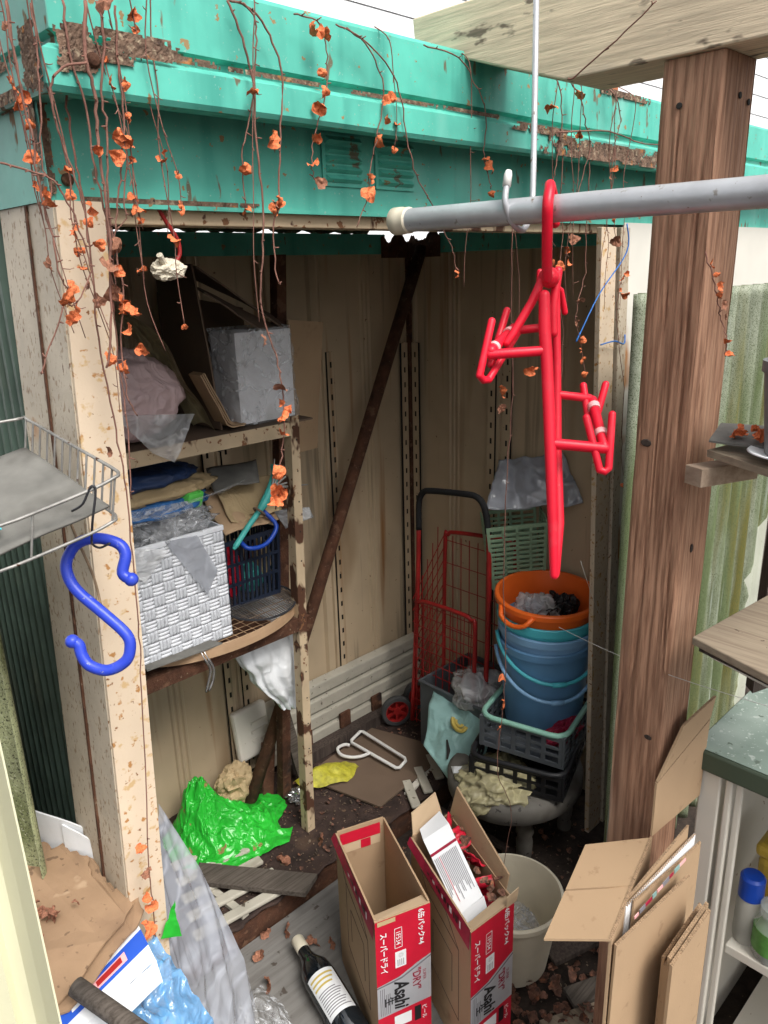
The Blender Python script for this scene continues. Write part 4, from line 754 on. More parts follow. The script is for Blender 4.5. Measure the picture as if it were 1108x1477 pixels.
tag(sheet((1.13, 1.55, 1.0), (1.24, 1.57, 1.0), (1.25, 1.6, 1.02), (1.13, 1.6, 1.04), 10, 6, .004, 12, 5, .003, bulge=.01).build('plastic_tray', 'milky_film', None, smooth=True), 'clear plastic tray end sticking out past the upright', 'tray')
sv = T('sieve', 'shallow sieve with a tan bent wood hoop and wire grid', 'sieve', (.92, 1.61, .77))
def ell(rx, ry, z, n=64): return [(.92+rx*math.cos(2*math.pi*k/n), 1.6+ry*math.sin(2*math.pi*k/n), z) for k in range(n)]
g = G(); n = 64
for k in range(n):
    a, b = 2*math.pi*k/n, 2*math.pi*(k+1)/n
    q = lambda t, r_, z: (.92+(.245+r_)*math.cos(t), 1.605+(.145+r_)*math.sin(t), z)
    g.hexa([q(a, -.006, .77), q(b, -.006, .77), q(b, 0, .77), q(a, 0, .77), q(a, -.006, .797), q(b, -.006, .797), q(b, 0, .797), q(a, 0, .797)])
g.build('hoop', 'hoop_wood', sv)
g = G()
for k in range(-9, 10):
    x = k*.026; h = .14*math.sqrt(max(0, 1-(x/.24)**2)); g.tube([(.92+x, 1.605-h, .785), (.92+x, 1.605+h, .785)], .001, 4)
for k in range(-5, 6):
    y = k*.026; h = .24*math.sqrt(max(0, 1-(y/.141)**2)); g.tube([(.92-h, 1.605+y, .787), (.92+h, 1.605+y, .787)], .001, 4)
g.build('wire_grid', 'hoop_wood', sv)
fm = T('mesh_strainer', 'dark wire mesh disc lying on the sieve', 'strainer', (1.05, 1.56, .8))
g = G(); C0 = Vector((1.035, 1.555, .822)); A = Vector((.105, .01, -.004)); B = Vector((-.01, .07, .02))
for k in range(-13, 14):
    t = k/14; h = math.sqrt(1-t*t)
    g.tube([C0+A*t-B*h, C0+A*t+B*h], .0008, 4); g.tube([C0+B*t-A*h, C0+B*t+A*h], .0008, 4)
g.build('mesh', 'mesh_wire', fm); G().tube([C0+A*math.cos(k*.16)+B*math.sin(k*.16) for k in range(39)], .003, 6, closed=True).build('rim', 'dark_wire', fm)
tag(sheet((.67, 1.475, .801), (.86, 1.465, .799), (.84, 1.53, .801), (.69, 1.53, .802), 10, 8, .002, 12, 3, .003).build('grey_card', 'paper_grey', None), 'grey cardboard piece under the woven basket', 'cardboard')
tag(G().box(1.05, 1.15, 1.53, 1.7, .764, .772).build('white_tile', 'paper_white', None), 'white flat board end on the middle shelf by the upright', 'board')
wbag = T('white_bag', 'white plastic bag hanging below the middle shelf', 'bag', (1.1, 1.6, .45))
def wbf(u, v):
    a = u*2*math.pi; r_ = .018+.032*math.sin(math.pi*min(1, .25+.75*v))*(1-.3*(v > .85)); p = Vector((1.06+.07*v+r_*1.25*math.cos(a)+.06*(1-v)*(math.cos(a)), 1.58+.5*r_*math.sin(a), .735-.28*v))
    k = math.sin(9*a+3*v)*.0045+math.sin(17*a+6*v)*.002; return p+Vector((math.cos(a)*k+.016*noise.noise(p*17), math.sin(a)*k*1.5+.012*noise.noise(p*15), .006*noise.noise(p*25)))
G().grid(wbf, 90, 40).build('film', 'white_film', wbag, smooth=True)
cl = T('metal_clip', 'bent shiny metal clip hanging from the sieve hoop', 'clip', (.8, 1.46, .77))
for s1 in (0, .008): G().tube(smooth_path([(.8+s1, 1.462, .8), (.802+s1, 1.452, .785), (.814+s1, 1.452, .755), (.806+s1*1.5, 1.452, .725), (.796+s1, 1.452, .70)], 4), [.0014]*5+[.0035]*11+[.002], 6).build('wire', 'steel', cl, smooth=True)
# ------------------------------------------------------------------ things on the shed floor
gbg = T('green_bag', 'bright green plastic bag with brown spots on the shed floor', 'bag', (.92, 1.65, .09))
def gb(u, v):
    a = u*2*math.pi; x, y = math.cos(a), math.sin(a); r_ = v*(1+.14*noise.noise(Vector((x*2, y*2, 3)))+.1*noise.noise(Vector((x*5, y*5, 9))))
    p = Vector((.905+(.15+.07*max(0, x)**3)*x*r_, 1.66+.15*y*r_, 0)); q = p*9
    q = q+Vector((.5*noise.noise(q*.8), .5*noise.noise(q*.8+Vector((9, 0, 0))), 0)); rdg = .7*(.3-1.5*abs(noise.noise(q*1.3+Vector((1.3, 0, 0)))))+.55*(.3-1.5*abs(noise.noise(q*2.6)))+.32*(.3-1.5*abs(noise.noise(q*5.4)))+.16*(.3-1.5*abs(noise.noise(q*11)))
    h = .2*math.exp(-((p.x-.875)/.075)**2-((p.y-1.745)/.09)**2)+.06*math.exp(-((p.x-.97)/.09)**2-((p.y-1.63)/.09)**2)
    lift = max(0, 1-v**3)
    return p+Vector((.012*noise.noise(q*1.7), .012*noise.noise(q*1.9+Vector((4, 0, 0))), .102+h*lift+.055*rdg*lift*min(1, .5+h*6)+.012*max(0, rdg)*v))
G().grid(gb, 170, 100).build('film', 'green_film', gbg, smooth=True)
sheet((.95, 1.57, .12), (1.075, 1.54, .1), (1.03, 1.5, .098), (.92, 1.52, .1), 14, 10, .012, 16, 4, ridge=True).build('handle', 'green_film', gbg, smooth=True)
tag(G().blob((1.03, 1.76, .15), (.06, .04, .07), 4, .25, 1.8, 12, -.055).build('crumpled_bag', 'kraft_bag', None), 'crumpled tan paper bag against the back wall', 'bag')
pn = T('panel_cover', 'weathered cream plastic cover leaning on the back wall', 'cover', (1.14, 1.8, .15))
G().obox((1.13, 1.805, .275), (.125, .028, .165), (R(-8), 0, .05)).build('body', 'cabinet_cream', pn, bevel=.01)
for k in range(3): G().obox((1.15, 1.787, .25+.03*k), (.06, .006, .007), (R(-8), 0, .05)).build('rib', 'cabinet_cream', pn)
tag(G().bar((1.15, 1.7, .53), (1.235, 1.69, .09), .035, .012, (0, -1, 0)).build('grey_board', 'grey_plank', None), 'narrow grey board leaning under the white plastic bag', 'board')
tag(G().bar((1.16, 1.76, .24), (1.11, 1.72, .09), .04, .02, (0, -1, 0)).build('rotten_board', 'rust', None), 'short rotten board leaning in the back corner by the cover', 'board')
for k, z in enumerate((.118, .172, .226, .28)):
    t = T('plastic_rail', ['lowest', 'second lowest', 'second highest', 'topmost'][k]+' of the dirty white plastic rails along the back wall', 'rail', (1.5, 1.8, z), group='white rails along the back wall')
    o = k*.006; G().hexa([(1.16, 1.785+o, z), (1.89, 1.785+o, z), (1.89, 1.82+o, z), (1.16, 1.82+o, z), (1.16, 1.785+o, z+.042), (1.89, 1.785+o, z+.042), (1.89, 1.815+o, z+.05), (1.16, 1.815+o, z+.05)]).build('bar', 'dirty_white', t, bevel=.004)
    if k == 1:
        for x in (1.3, 1.47, 1.62): G().box(x, x+.045, 1.775, 1.7845, z-.04, z+.015).build('bracket', 'rust', t)
tag(G().box(1.2, 1.89, 1.74, 1.782, .09, .13).build('floor_batten', 'dark_plank', None), 'dark wooden batten on the floor before the white rails', 'batten')
tag(plate([(1.24, 1.7, .1), (1.31, 1.42, .101), (1.67, 1.45, .104), (1.58, 1.74, .1)], .006, 'cardboard_sheet', 'kraft_dark', None, 9, .002), 'flat dark brown cardboard sheet on the shed floor', 'cardboard')
hg = T('white_hanger', 'white plastic skirt hanger lying on the brown cardboard', 'hanger', (1.47, 1.6, .11))
a_, b_, c_, d_ = (1.525, 1.735, .117), (1.515, 1.505, .118), (1.462, 1.492, .116), (1.455, 1.715, .116)
a_, b_, c_, d_ = map(Vector, (a_, b_, c_, d_))
G().tube([d_.lerp(a_, .12), a_.lerp(d_, .1), a_.lerp(b_, .04), b_.lerp(a_, .04), b_.lerp(c_, .15), c_.lerp(b_, .15), c_.lerp(d_, .04), d_.lerp(c_, .04)], .0055, 8, closed=True).build('frame', 'white_plastic', hg, smooth=True)
G().tube(smooth_path([(1.459, 1.62, .117), (1.43, 1.625, .117), (1.4, 1.645, .117), (1.385, 1.68, .117), (1.4, 1.715, .117), (1.43, 1.715, .117), (1.44, 1.7, .117)], 4), .0055, 8).build('hook', 'white_plastic', hg, smooth=True)
def yn(u, v):
    p = Vector((1.19+.2*u, 1.665-.05*u+.07*(v-.5)*(1.2-.5*math.cos(6*u)), .105+.035*math.sin(math.pi*v)*(.5+.5*math.sin(4*u)))); return p+Vector((.008*noise.noise(p*30), .012*noise.noise(p*22), .016*abs(noise.noise(p*24))))
tag(G().grid(yn, 40, 20).build('yellow_net', 'net_yellow', None, smooth=True), 'crumpled yellow net lying at the foot of the upright', 'net')
tag(G().blob((1.17, 1.64, .105), (.03, .03, .014), 4, .5, 3, 7).build('foil_scrap', 'steel', None), 'silver foil scrap beside the yellow net', 'foil')
db = T('duckboard', 'white slatted plastic duckboard in front of the green bag', 'duckboard', (.83, 1.53, .09))
for k in range(5):
    y = 1.65-.062*k; x0 = .74-.02*k; G().obox(((x0+.93)/2, y-.02, .107), (.93-x0, .03, .012), (0, 0, -.12)).build('slat', 'dirty_white', db, bevel=.004)
for x in (.8, .9): G().obox((x-.02, 1.505, .097), (.02, .27, .01), (0, 0, .1)).build('bearer', 'dirty_white', db)
db2 = T('duckboard', 'white plastic duckboard end poking from under the brown cardboard', 'duckboard', (1.55, 1.4, .09))
for k in range(4): G().obox((1.42+.075*k, 1.395+.02*k, .098), (.03, .13, .01), (0, 0, -.55)).build('slat', 'dirty_white', db2, bevel=.004)
G().obox((1.54, 1.44, .091), (.26, .02, .006), (0, 0, .25)).build('bearer', 'cabinet_cream', db2)
tag(G().hexa([(.755, 1.525, .114), (.925, 1.294, .114), (.989, 1.322, .114), (.792, 1.585, .114), (.755, 1.525, .13), (.925, 1.294, .13), (.989, 1.322, .13), (.792, 1.585, .13)]).build('plank', 'grey_plank', None, bevel=.002), 'short dark weathered plank lying across the duckboard', 'plank')
sb = T('grey_slab', 'grey weathered board lying in front of the shed floor', 'board', (.8, 1.1, .01))
sheet((.56, .8, .02), (1.08, .86, .02), (1.085, 1.36, .022), (.6, 1.36, .02), 12, 12, .002, 5, 2, .016).build('board', 'grey_slab', sb)
bt = T('glass_bottle', 'dark glass bottle with white label lying on the grey slab', 'bottle', (.84, 1.2, .06))
ax = Vector((.853-.787, 1.24-.95, .008)); Lb = ax.length; M = Matrix.Translation((.787, .95, .0635))@ax.to_track_quat('Z', 'Y').to_matrix().to_4x4()
G().lathe([(0, .004), (.03, 0), (.0385, .006), (.0385, .17), (.035, .2), (.022, .225), (.0155, .245), (.0145, .29)], 32).move(M).build('glass', 'bottle_glass', bt, smooth=True, angle=60)
G().lathe([(.0152, .262), (.016, .264), (.016, .297), (.014, .3), (0, .3)], 24).move(M).build('cap', 'ivory_plastic', bt, smooth=True, angle=50)
MI = M.inverted(); dv = (MI.to_3x3()@(Vector((0, 0, 1.64))-Vector((.8, 1.05, .06)))); ang = math.degrees(math.atan2(dv.y, dv.x))
def lab(a0, a1, z0, z1, r_): return G().grid(lambda u, v: (r_*math.cos(R(a0+(a1-a0)*u)), r_*math.sin(R(a0+(a1-a0)*u)), z0+(z1-z0)*v), 16, 2)
lbl = lab(ang-48, ang+62, .05, .165, .0388).move(M).build('label', 'paper_white', bt, smooth=True)
for k, z in enumerate((.15, .138, .126)): lab(ang-40, ang+50-9*k, z, z+.005, .0391).move(M).build('label_print', 'gold_print', lbl)
for k in range(9): lab(ang-38, ang+52-(k*17 % 23), .06+.0065*k, .0625+.0065*k, .0391).move(M).build('label_print', 'print_grey', lbl)
# ------------------------------------------------------------------ red shopping trolley
ct = T('shopping_trolley', 'folding red wire shopping trolley with a black handle', 'trolley', (1.72, 1.5, .09))
def ctube(n, P, r, m='red_paint', k=4): return G().tube(smooth_path(P, k), r, 10).build(n, m, ct, smooth=True)
HX = 1.712
ctube('handle', [(HX, 1.625, .83), (HX, 1.622, .92), (HX, 1.605, .957), (HX, 1.57, .97), (HX, 1.44, .985), (HX, 1.385, .985), (HX, 1.355, .955), (HX, 1.34, .88)], .0098, 'black_foam')
ctube('frame', [(HX, 1.625, .85), (HX-.005, 1.63, .6), (HX-.03, 1.64, .13)], .008); ctube('frame', [(HX, 1.34, .9), (HX, 1.335, .6), (HX-.03, 1.33, .13)], .008)
ctube('rim', [(1.80, 1.60, .1), (1.8, 1.59, .74), (1.8, 1.575, .80), (1.8, 1.54, .815), (1.8, 1.36, .835), (1.8, 1.32, .825), (1.8, 1.3, .77), (1.8, 1.29, .1)], .007)
ctube('rim', [(1.70, 1.615, .58), (1.695, 1.58, .592), (1.69, 1.43, .60), (1.69, 1.385, .59), (1.69, 1.37, .55), (1.68, 1.37, .13)], .007)
g = G()
for k in range(9):
    y = 1.31+k*.035; g.tube([(1.8, y, .12), (1.8, y, .80)], .0016, 4)
for k in range(9): z = .14+k*.08; g.tube([(1.8, 1.30, z), (1.8, 1.59, z)], .0016, 4)
g.build('back_grid', 'red_paint', ct); g = G()
for k in range(9): y = 1.385+k*.029; g.tube([(1.68, y, .13), (1.692, y, .595)], .0016, 4)
for k in range(12): z = .14+k*.04; g.tube([(1.683+.008*(z-.14)/.45, 1.375, z), (1.683+.008*(z-.14)/.45, 1.63, z)], .0016, 4)
g.build('front_grid', 'red_paint', ct); g = G()
for k in range(12): z = .13+k*.042; g.tube([(1.685, 1.63, z), (1.8, 1.595, z+.2)], .0016, 4)
for k in range(5): x = 1.69+k*.026; g.tube([(x, 1.627, .13), (x, 1.615, .62+.05*k)], .0016, 4)
g.build('side_grid', 'red_paint', ct)
for (x, y) in ((1.665, 1.70), (1.80, 1.72)):
    Mw = Matrix.Translation((x, y, .147))@Matrix.Rotation(R(62), 4, 'Z')@Matrix.Rotation(R(-90), 4, 'Y')
    w0 = G().lathe([(.042, -.011), (.054, -.011), (.057, -.006), (.057, .006), (.054, .011), (.042, .011), (.04, .0), (.042, -.011)], 36).move(Mw).build('wheel', 'tyre', ct, smooth=True, angle=40)
    g = G().lathe([(.0, .007), (.014, .007), (.014, -.007), (0, -.007)], 16)
    for k in range(6): a = R(60*k); g.obox((.026*math.cos(a), .026*math.sin(a), 0), (.034, .009, .008), (0, 0, a))
    g.lathe([(.037, -.008), (.0425, -.008), (.0425, .008), (.037, .008), (.037, -.008)], 30)
    g.move(Mw).build('hub', 'red_paint', w0)
# ------------------------------------------------------------------ stool, crates, buckets
st = T('plastic_stool', 'dirty grey plastic stool under the crates and buckets', 'stool', (1.6, 1.15, .05))
G().lathe([(.0, .235), (.15, .238), (.185, .236), (.2, .222), (.2, .185), (.19, .175), (.18, .215), (0, .22)], 40, (1.6, 1.14, 0), 1.05, .95).build('seat', 'grey_plastic', st, smooth=True, angle=50)
for (x, y) in ((1.5, 1.03), (1.72, 1.04), (1.5, 1.24), (1.72, 1.24)):
    G().lathe([(.02, 0), (.022, .02), (.017, .03), (.022, .05), (.024, .09), (.02, .11), (.026, .125), (.022, .14), (.024, .2), (.024, .22)], 16, (x, y, 0)).build('leg', 'grey_plastic', st, smooth=True, angle=50)
def crate(name, label, cx, cy, z0, h, w_, d, m, rim, rz, ns=8, rows=2):
    c = T(name, label, 'crate', (cx, cy, z0), rz); M0 = c.matrix_basis
    for s1 in (0, 1):
        slotted(c, lambda a, t, z: M0@Vector((-w_/2+a, (-d/2+t if s1 == 0 else d/2-t), z)), w_, h, ns, rows, m, .005, .014, gap=.7)
        slotted(c, lambda a, t, z: M0@Vector(((-w_/2+t if s1 == 0 else w_/2-t), -d/2+.006+a, z)), d-.012, h, ns-2, rows, m, .005, .014, gap=.7)
    G().add([M0@Vector(p) for p in ((-w_/2, -d/2, .002), (w_/2, -d/2, .002), (w_/2, d/2, .002), (-w_/2, d/2, .002))], [(0, 1, 2, 3)]).build('bottom', m, c)
    rr = .04; P = []
    for (sx, sy, a0) in ((1, 1, 0), (-1, 1, 90), (-1, -1, 180), (1, -1, 270)):
        P += [M0@Vector((sx*(w_/2-rr)+rr*math.cos(R(a0+k*30)), sy*(d/2-rr)+rr*math.sin(R(a0+k*30)), h+.002)) for k in range(4)]
    G().tube(P, .008, 8, closed=True).build('rim', rim, c, smooth=True)
    return c
crate('black_crate', 'low black plastic crate on the stool under the mint rimmed crate', 1.645, 1.12, .245, .075, .32, .27, 'crate_black', 'crate_black', .35)
crate('grey_crate', 'dark grey crate with a mint green rim holding the buckets', 1.675, 1.115, .325, .095, .285, .25, 'crate_grey', 'mint_plastic', .25, 7, 3)
tag(G().blob((1.66, 1.02, .375), (.08, .03, .028), 4, .3, 2.2, 5).build('red_wrapper', 'print_dark_red', None), 'dark red wrapper in the mint rimmed crate', 'wrapper')
pf_ = T('plastic_bag', 'dirty clear plastic bag squashed under the black crate', 'bag', (1.5, 1.12, .24))
G().blob((1.5, 1.13, .235), (.12, .1, .05), 5, .25, 2, 6).build('film', 'yellow_film', pf_, smooth=True)
def bucket(name, label, m, cx, cy, z0, h, r0, r1, rimh=.02, handle=None, tilt=(0, 0), rimlip=.006):
    b = T(name, label, 'bucket', (cx, cy, z0), rot=(tilt[0], tilt[1], 0)); t = .0025; M0 = b.matrix_basis
    G().lathe([(0, 0), (r0, 0), (r1, h-rimh), (r1+rimlip, h-rimh), (r1+rimlip, h-.003), (r1+rimlip-.003, h), (r1-.001, h), (r1-t, h-.004), (r0-t, t), (0, t)], 56).move(M0).build('shell', m, b, smooth=True, angle=35)
    if handle:
        hm, drop, a0 = handle; P = []
        for k in range(25):
            a = math.pi*k/24; x = (r1+.012)*math.cos(a); q = math.sin(a); P.append(Vector((x*math.cos(a0)-(-(r1+.014)*q)*math.sin(a0)*1, x*math.sin(a0)+(-(r1+.014)*q)*math.cos(a0), h-rimh*1.2-drop*q**.8)))
        hd = G().tube([M0@p for p in P], .0055, 8).build('handle', hm, b, smooth=True)
        G().tube([M0@(P[11]+Vector((0, 0, -.001))), M0@P[12], M0@(P[13]+Vector((0, 0, -.001)))], .008, 8).build('grip', hm, hd, smooth=True)
    return b
BX, BY = 1.742, 1.15
bucket('bucket', 'deep blue bucket standing lowest in the nested stack', 'bucket_blue', 1.735, 1.143, .345, .275, .112, .133, .022, ('bucket_light', .115, R(-40)), (R(1), R(-2)))
bucket('bucket', 'light blue bucket nested second in the stack', 'bucket_light', BX-.002, 1.146, .405, .257, .114, .1345, .022, ('bucket_teal', .10, R(-40)), (R(2), R(-2)))
bucket('bucket', 'turquoise bucket nested just under the orange one', 'bucket_teal', BX, 1.15, .45, .247, .114, .1365, .024, None, (R(2), R(-2)))
ob = bucket('bucket', 'orange bucket on top of the stack holding plastic bags', 'bucket_orange', BX+.004, 1.155, .5, .245, .105, .138, .016, None, (R(3), R(-3)), .011)
for a in (178, ):
    c0, s0 = math.cos(R(a)), math.sin(R(a)); M0 = ob.matrix_basis
    P = [M0@Vector((.148*math.cos(R(a-22+k*5.5))+(.012*c0 if 0 < k < 8 else 0), .148*math.sin(R(a-22+k*5.5))+(.012*s0 if 0 < k < 8 else 0), .235-.034*math.sin(math.pi*k/8)**.5)) for k in range(9)]
    G().tube(P, .007, 8).build('ear_handle', 'bucket_orange', ob, smooth=True)
wp = T('plastic_bag', 'crumpled clear plastic bag with dark lettering in the orange bucket', 'bag', (1.72, 1.14, .66))
G().blob((1.71, 1.165, .68), (.068, .062, .055), 5, .24, 2, 3).build('film', 'milky_film', wp, smooth=True)
for k in range(5): G().tube(smooth_path([(1.665+.02*k, 1.10+.012*(k % 3), .70+.012*math.sin(k*2)), (1.675+.02*k, 1.095+.01*(k % 2), .715), (1.685+.018*k, 1.1, .702+.01*(k % 2))], 3), .0022, 5).build('lettering', 'print_black', wp)
tag(G().blob((1.79, 1.13, .675), (.045, .045, .05), 4, .3, 2, 8).build('black_bag', 'black_film', None), 'black plastic bag in the orange bucket', 'bag')
# light green basket, newspaper bag
gbk = T('green_basket', 'light green slotted laundry basket tilted behind the buckets', 'basket', (1.825, 1.315, .70), rot=(R(6), R(-5), R(-44)))
M0 = gbk.matrix_basis
slotted(gbk, lambda a, t, z: M0@Vector((-.08+a*(1+.6*z)-.05*z, -.04+t-.1*z, z)), .16, .22, 4, 12, 'green_basket', .004, .012, gap=.8)
slotted(gbk, lambda a, t, z: M0@Vector((-.082+t-.05*z, -.036+a, z)), .1, .22, 3, 12, 'green_basket', .004, .012, gap=.8)
slotted(gbk, lambda a, t, z: M0@Vector((.082-t+.05*z, -.036+a, z)), .1, .22, 3, 12, 'green_basket', .004, .012, gap=.8)
slotted(gbk, lambda a, t, z: M0@Vector((-.08+a, .068-t, z)), .16, .22, 4, 12, 'green_basket', .004, .012, gap=.8)
nbg = T('newspaper_bag', 'grey plastic sack with dark print lying over the green basket', 'bag', (1.85, 1.28, .95))
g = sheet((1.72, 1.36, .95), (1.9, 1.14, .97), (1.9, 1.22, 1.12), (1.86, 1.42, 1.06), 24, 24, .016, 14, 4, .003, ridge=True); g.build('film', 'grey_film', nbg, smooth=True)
tag(G().blob((1.865, 1.27, .38), (.04, .075, .33), 4, .15, 2, 9).build('dark_sack', 'black_film', None), 'black sack between the green basket and the wall', 'sack')
# bin, bag, teal bag
bn = T('storage_bin', 'grey translucent storage bin beside the trolley', 'bin', (1.74, 1.42, .09), .0)
g = G(); 
for (x0, x1, y0, y1) in ((1.63, 1.88, 1.29, 1.294), (1.63, 1.88, 1.266+.28, 1.27+.28), (1.63, 1.634, 1.2945, 1.5455), (1.876, 1.88, 1.2945, 1.5455)): g.box(x0, x1, y0, y1, .1, .34)
g.build('shell', 'crate_grey', bn)
G().tube([(1.63, 1.29, .34), (1.88, 1.29, .34), (1.88, 1.55, .34), (1.63, 1.55, .34)], .007, 6, closed=True).build('rim', 'crate_grey', bn)
tag(G().blob((1.7, 1.36, .36), (.085, .09, .06), 4, .25, 1.8, 4).build('white_sack', 'milky_film', None, smooth=True), 'limp whitish plastic bag lying in the grey bin', 'bag')
tb = T('teal_bag', 'greyish teal shop bag with a yellow curl hanging over the bin', 'bag', (1.6, 1.3, .2))
TA, TB, TC, TD = (1.645, 1.5, .335), (1.655, 1.24, .31), (1.44, 1.2, .165), (1.5, 1.415, .22)
sheet(TA, TB, TC, TD, 26, 26, .014, 9, 3, .002, ridge=True).build('film', 'teal_film', tb, smooth=True)
f = bilin(TA, TB, TC, TD); nn = (Vector(TB)-Vector(TA)).cross(Vector(TD)-Vector(TA)).normalized(); nn = nn if nn.z > 0 else -nn
G().tube([f(.52+.11*math.cos(R(k*14)), .3+.1*math.sin(R(k*14)))+nn*.012 for k in range(14)], .007, 6).build('print', 'gold_print', tb)
G().tube([f(.52+.055*math.cos(R(k*14)), .3+.05*math.sin(R(k*14)))+nn*.014 for k in range(14)], .005, 6).build('print', 'gold_print', tb)
G().tube([f(.42, .62)+nn*.012, f(.5, .72)+nn*.013, f(.52, .82)+nn*.012], [.003, .006, .003], 6).build('handle_slot', 'hole_dark', tb)
pk = T('white_packet', 'white packet with blue corner tucked under the black crate', 'packet', (1.47, 1.22, .22))
sheet((1.42, 1.2, .19), (1.52, 1.08, .21), (1.56, 1.14, .25), (1.45, 1.26, .25), 14, 10, .012, 14, 3, .002, ridge=True).build('film', 'white_film', pk, smooth=True)
sheet((1.50, 1.10, .221), (1.53, 1.07, .223), (1.56, 1.13, .256), (1.53, 1.155, .258), 6, 6, .004, 14, 3, .002).build('corner', 'print_blue', pk)
for k, (a, b, w2, l) in enumerate((((1.33, 1.3, .1), (1.62, 1.02, .16), .03, 'dark broken stick slanting under the stool'), ((1.3, 1.2, .02), (1.58, 1.3, .12), .045, 'dark board end poking out below the teal bag'), ((1.42, 1.33, .1), (1.5, 1.05, .03), .022, 'thin dark lath lying across the sticks by the stool'), ((1.2, 1.18, .02), (1.42, .98, .03), .05, 'wet dark board on the ground behind the basin'))):
    tag(G().bar(a, b, w2, .014).build('scrap_wood', 'dark_plank', None, bevel=.002), l, 'wood')
# ------------------------------------------------------------------ white basin
bs = bucket('white_basin', 'ivory plastic basin bucket behind the beer cartons', 'ivory_plastic', 1.222, .872, .015, .2, .09, .118, .014, None, (0, 0), .007)
bs['category'] = 'basin'
cw = T('plastic_bag', 'clear plastic bag lying inside the ivory basin', 'bag', (1.2, .86, .1))
G().blob((1.2, .86, .12), (.075, .07, .06), 4, .22, 2, 6).build('film', 'clear_film', cw, smooth=True)
# ------------------------------------------------------------------ lettering
def text(parent, s, O, U, V, size, mt, off=0, shear=0, sx=1, name='lettering', depth=.0006):
    cu = bpy.data.curves.new('t', 'FONT'); cu.body = s; cu.size = 1; cu.align_x = 'CENTER'; cu.align_y = 'CENTER'; cu.offset = off; cu.shear = shear; cu.resolution_u = 3
    ob_ = bpy.data.objects.new('t', cu); COL.objects.link(ob_); bpy.context.view_layer.update()
    me = bpy.data.meshes.new_from_object(ob_.evaluated_get(bpy.context.evaluated_depsgraph_get())); bpy.data.objects.remove(ob_); bpy.data.curves.remove(cu)
    U, V = Vector(U).normalized(), Vector(V).normalized(); N_ = U.cross(V); O = Vector(O)
    g = G(); g.add([O+U*(v.co.x*size*sx)+V*(v.co.y*size)+N_*depth for v in me.vertices], [tuple(p.vertices) for p in me.polygons]); bpy.data.meshes.remove(me)
    return g.build(name, mt, parent)
def quad(parent, name, mt, fr, a, b, c, d, lift):   # rectangle on a face, fr(u, v, lift)
    return G().add([fr(a, c, lift), fr(b, c, lift), fr(b, d, lift), fr(a, d, lift)], [(0, 1, 2, 3)]).build(name, mt, parent)
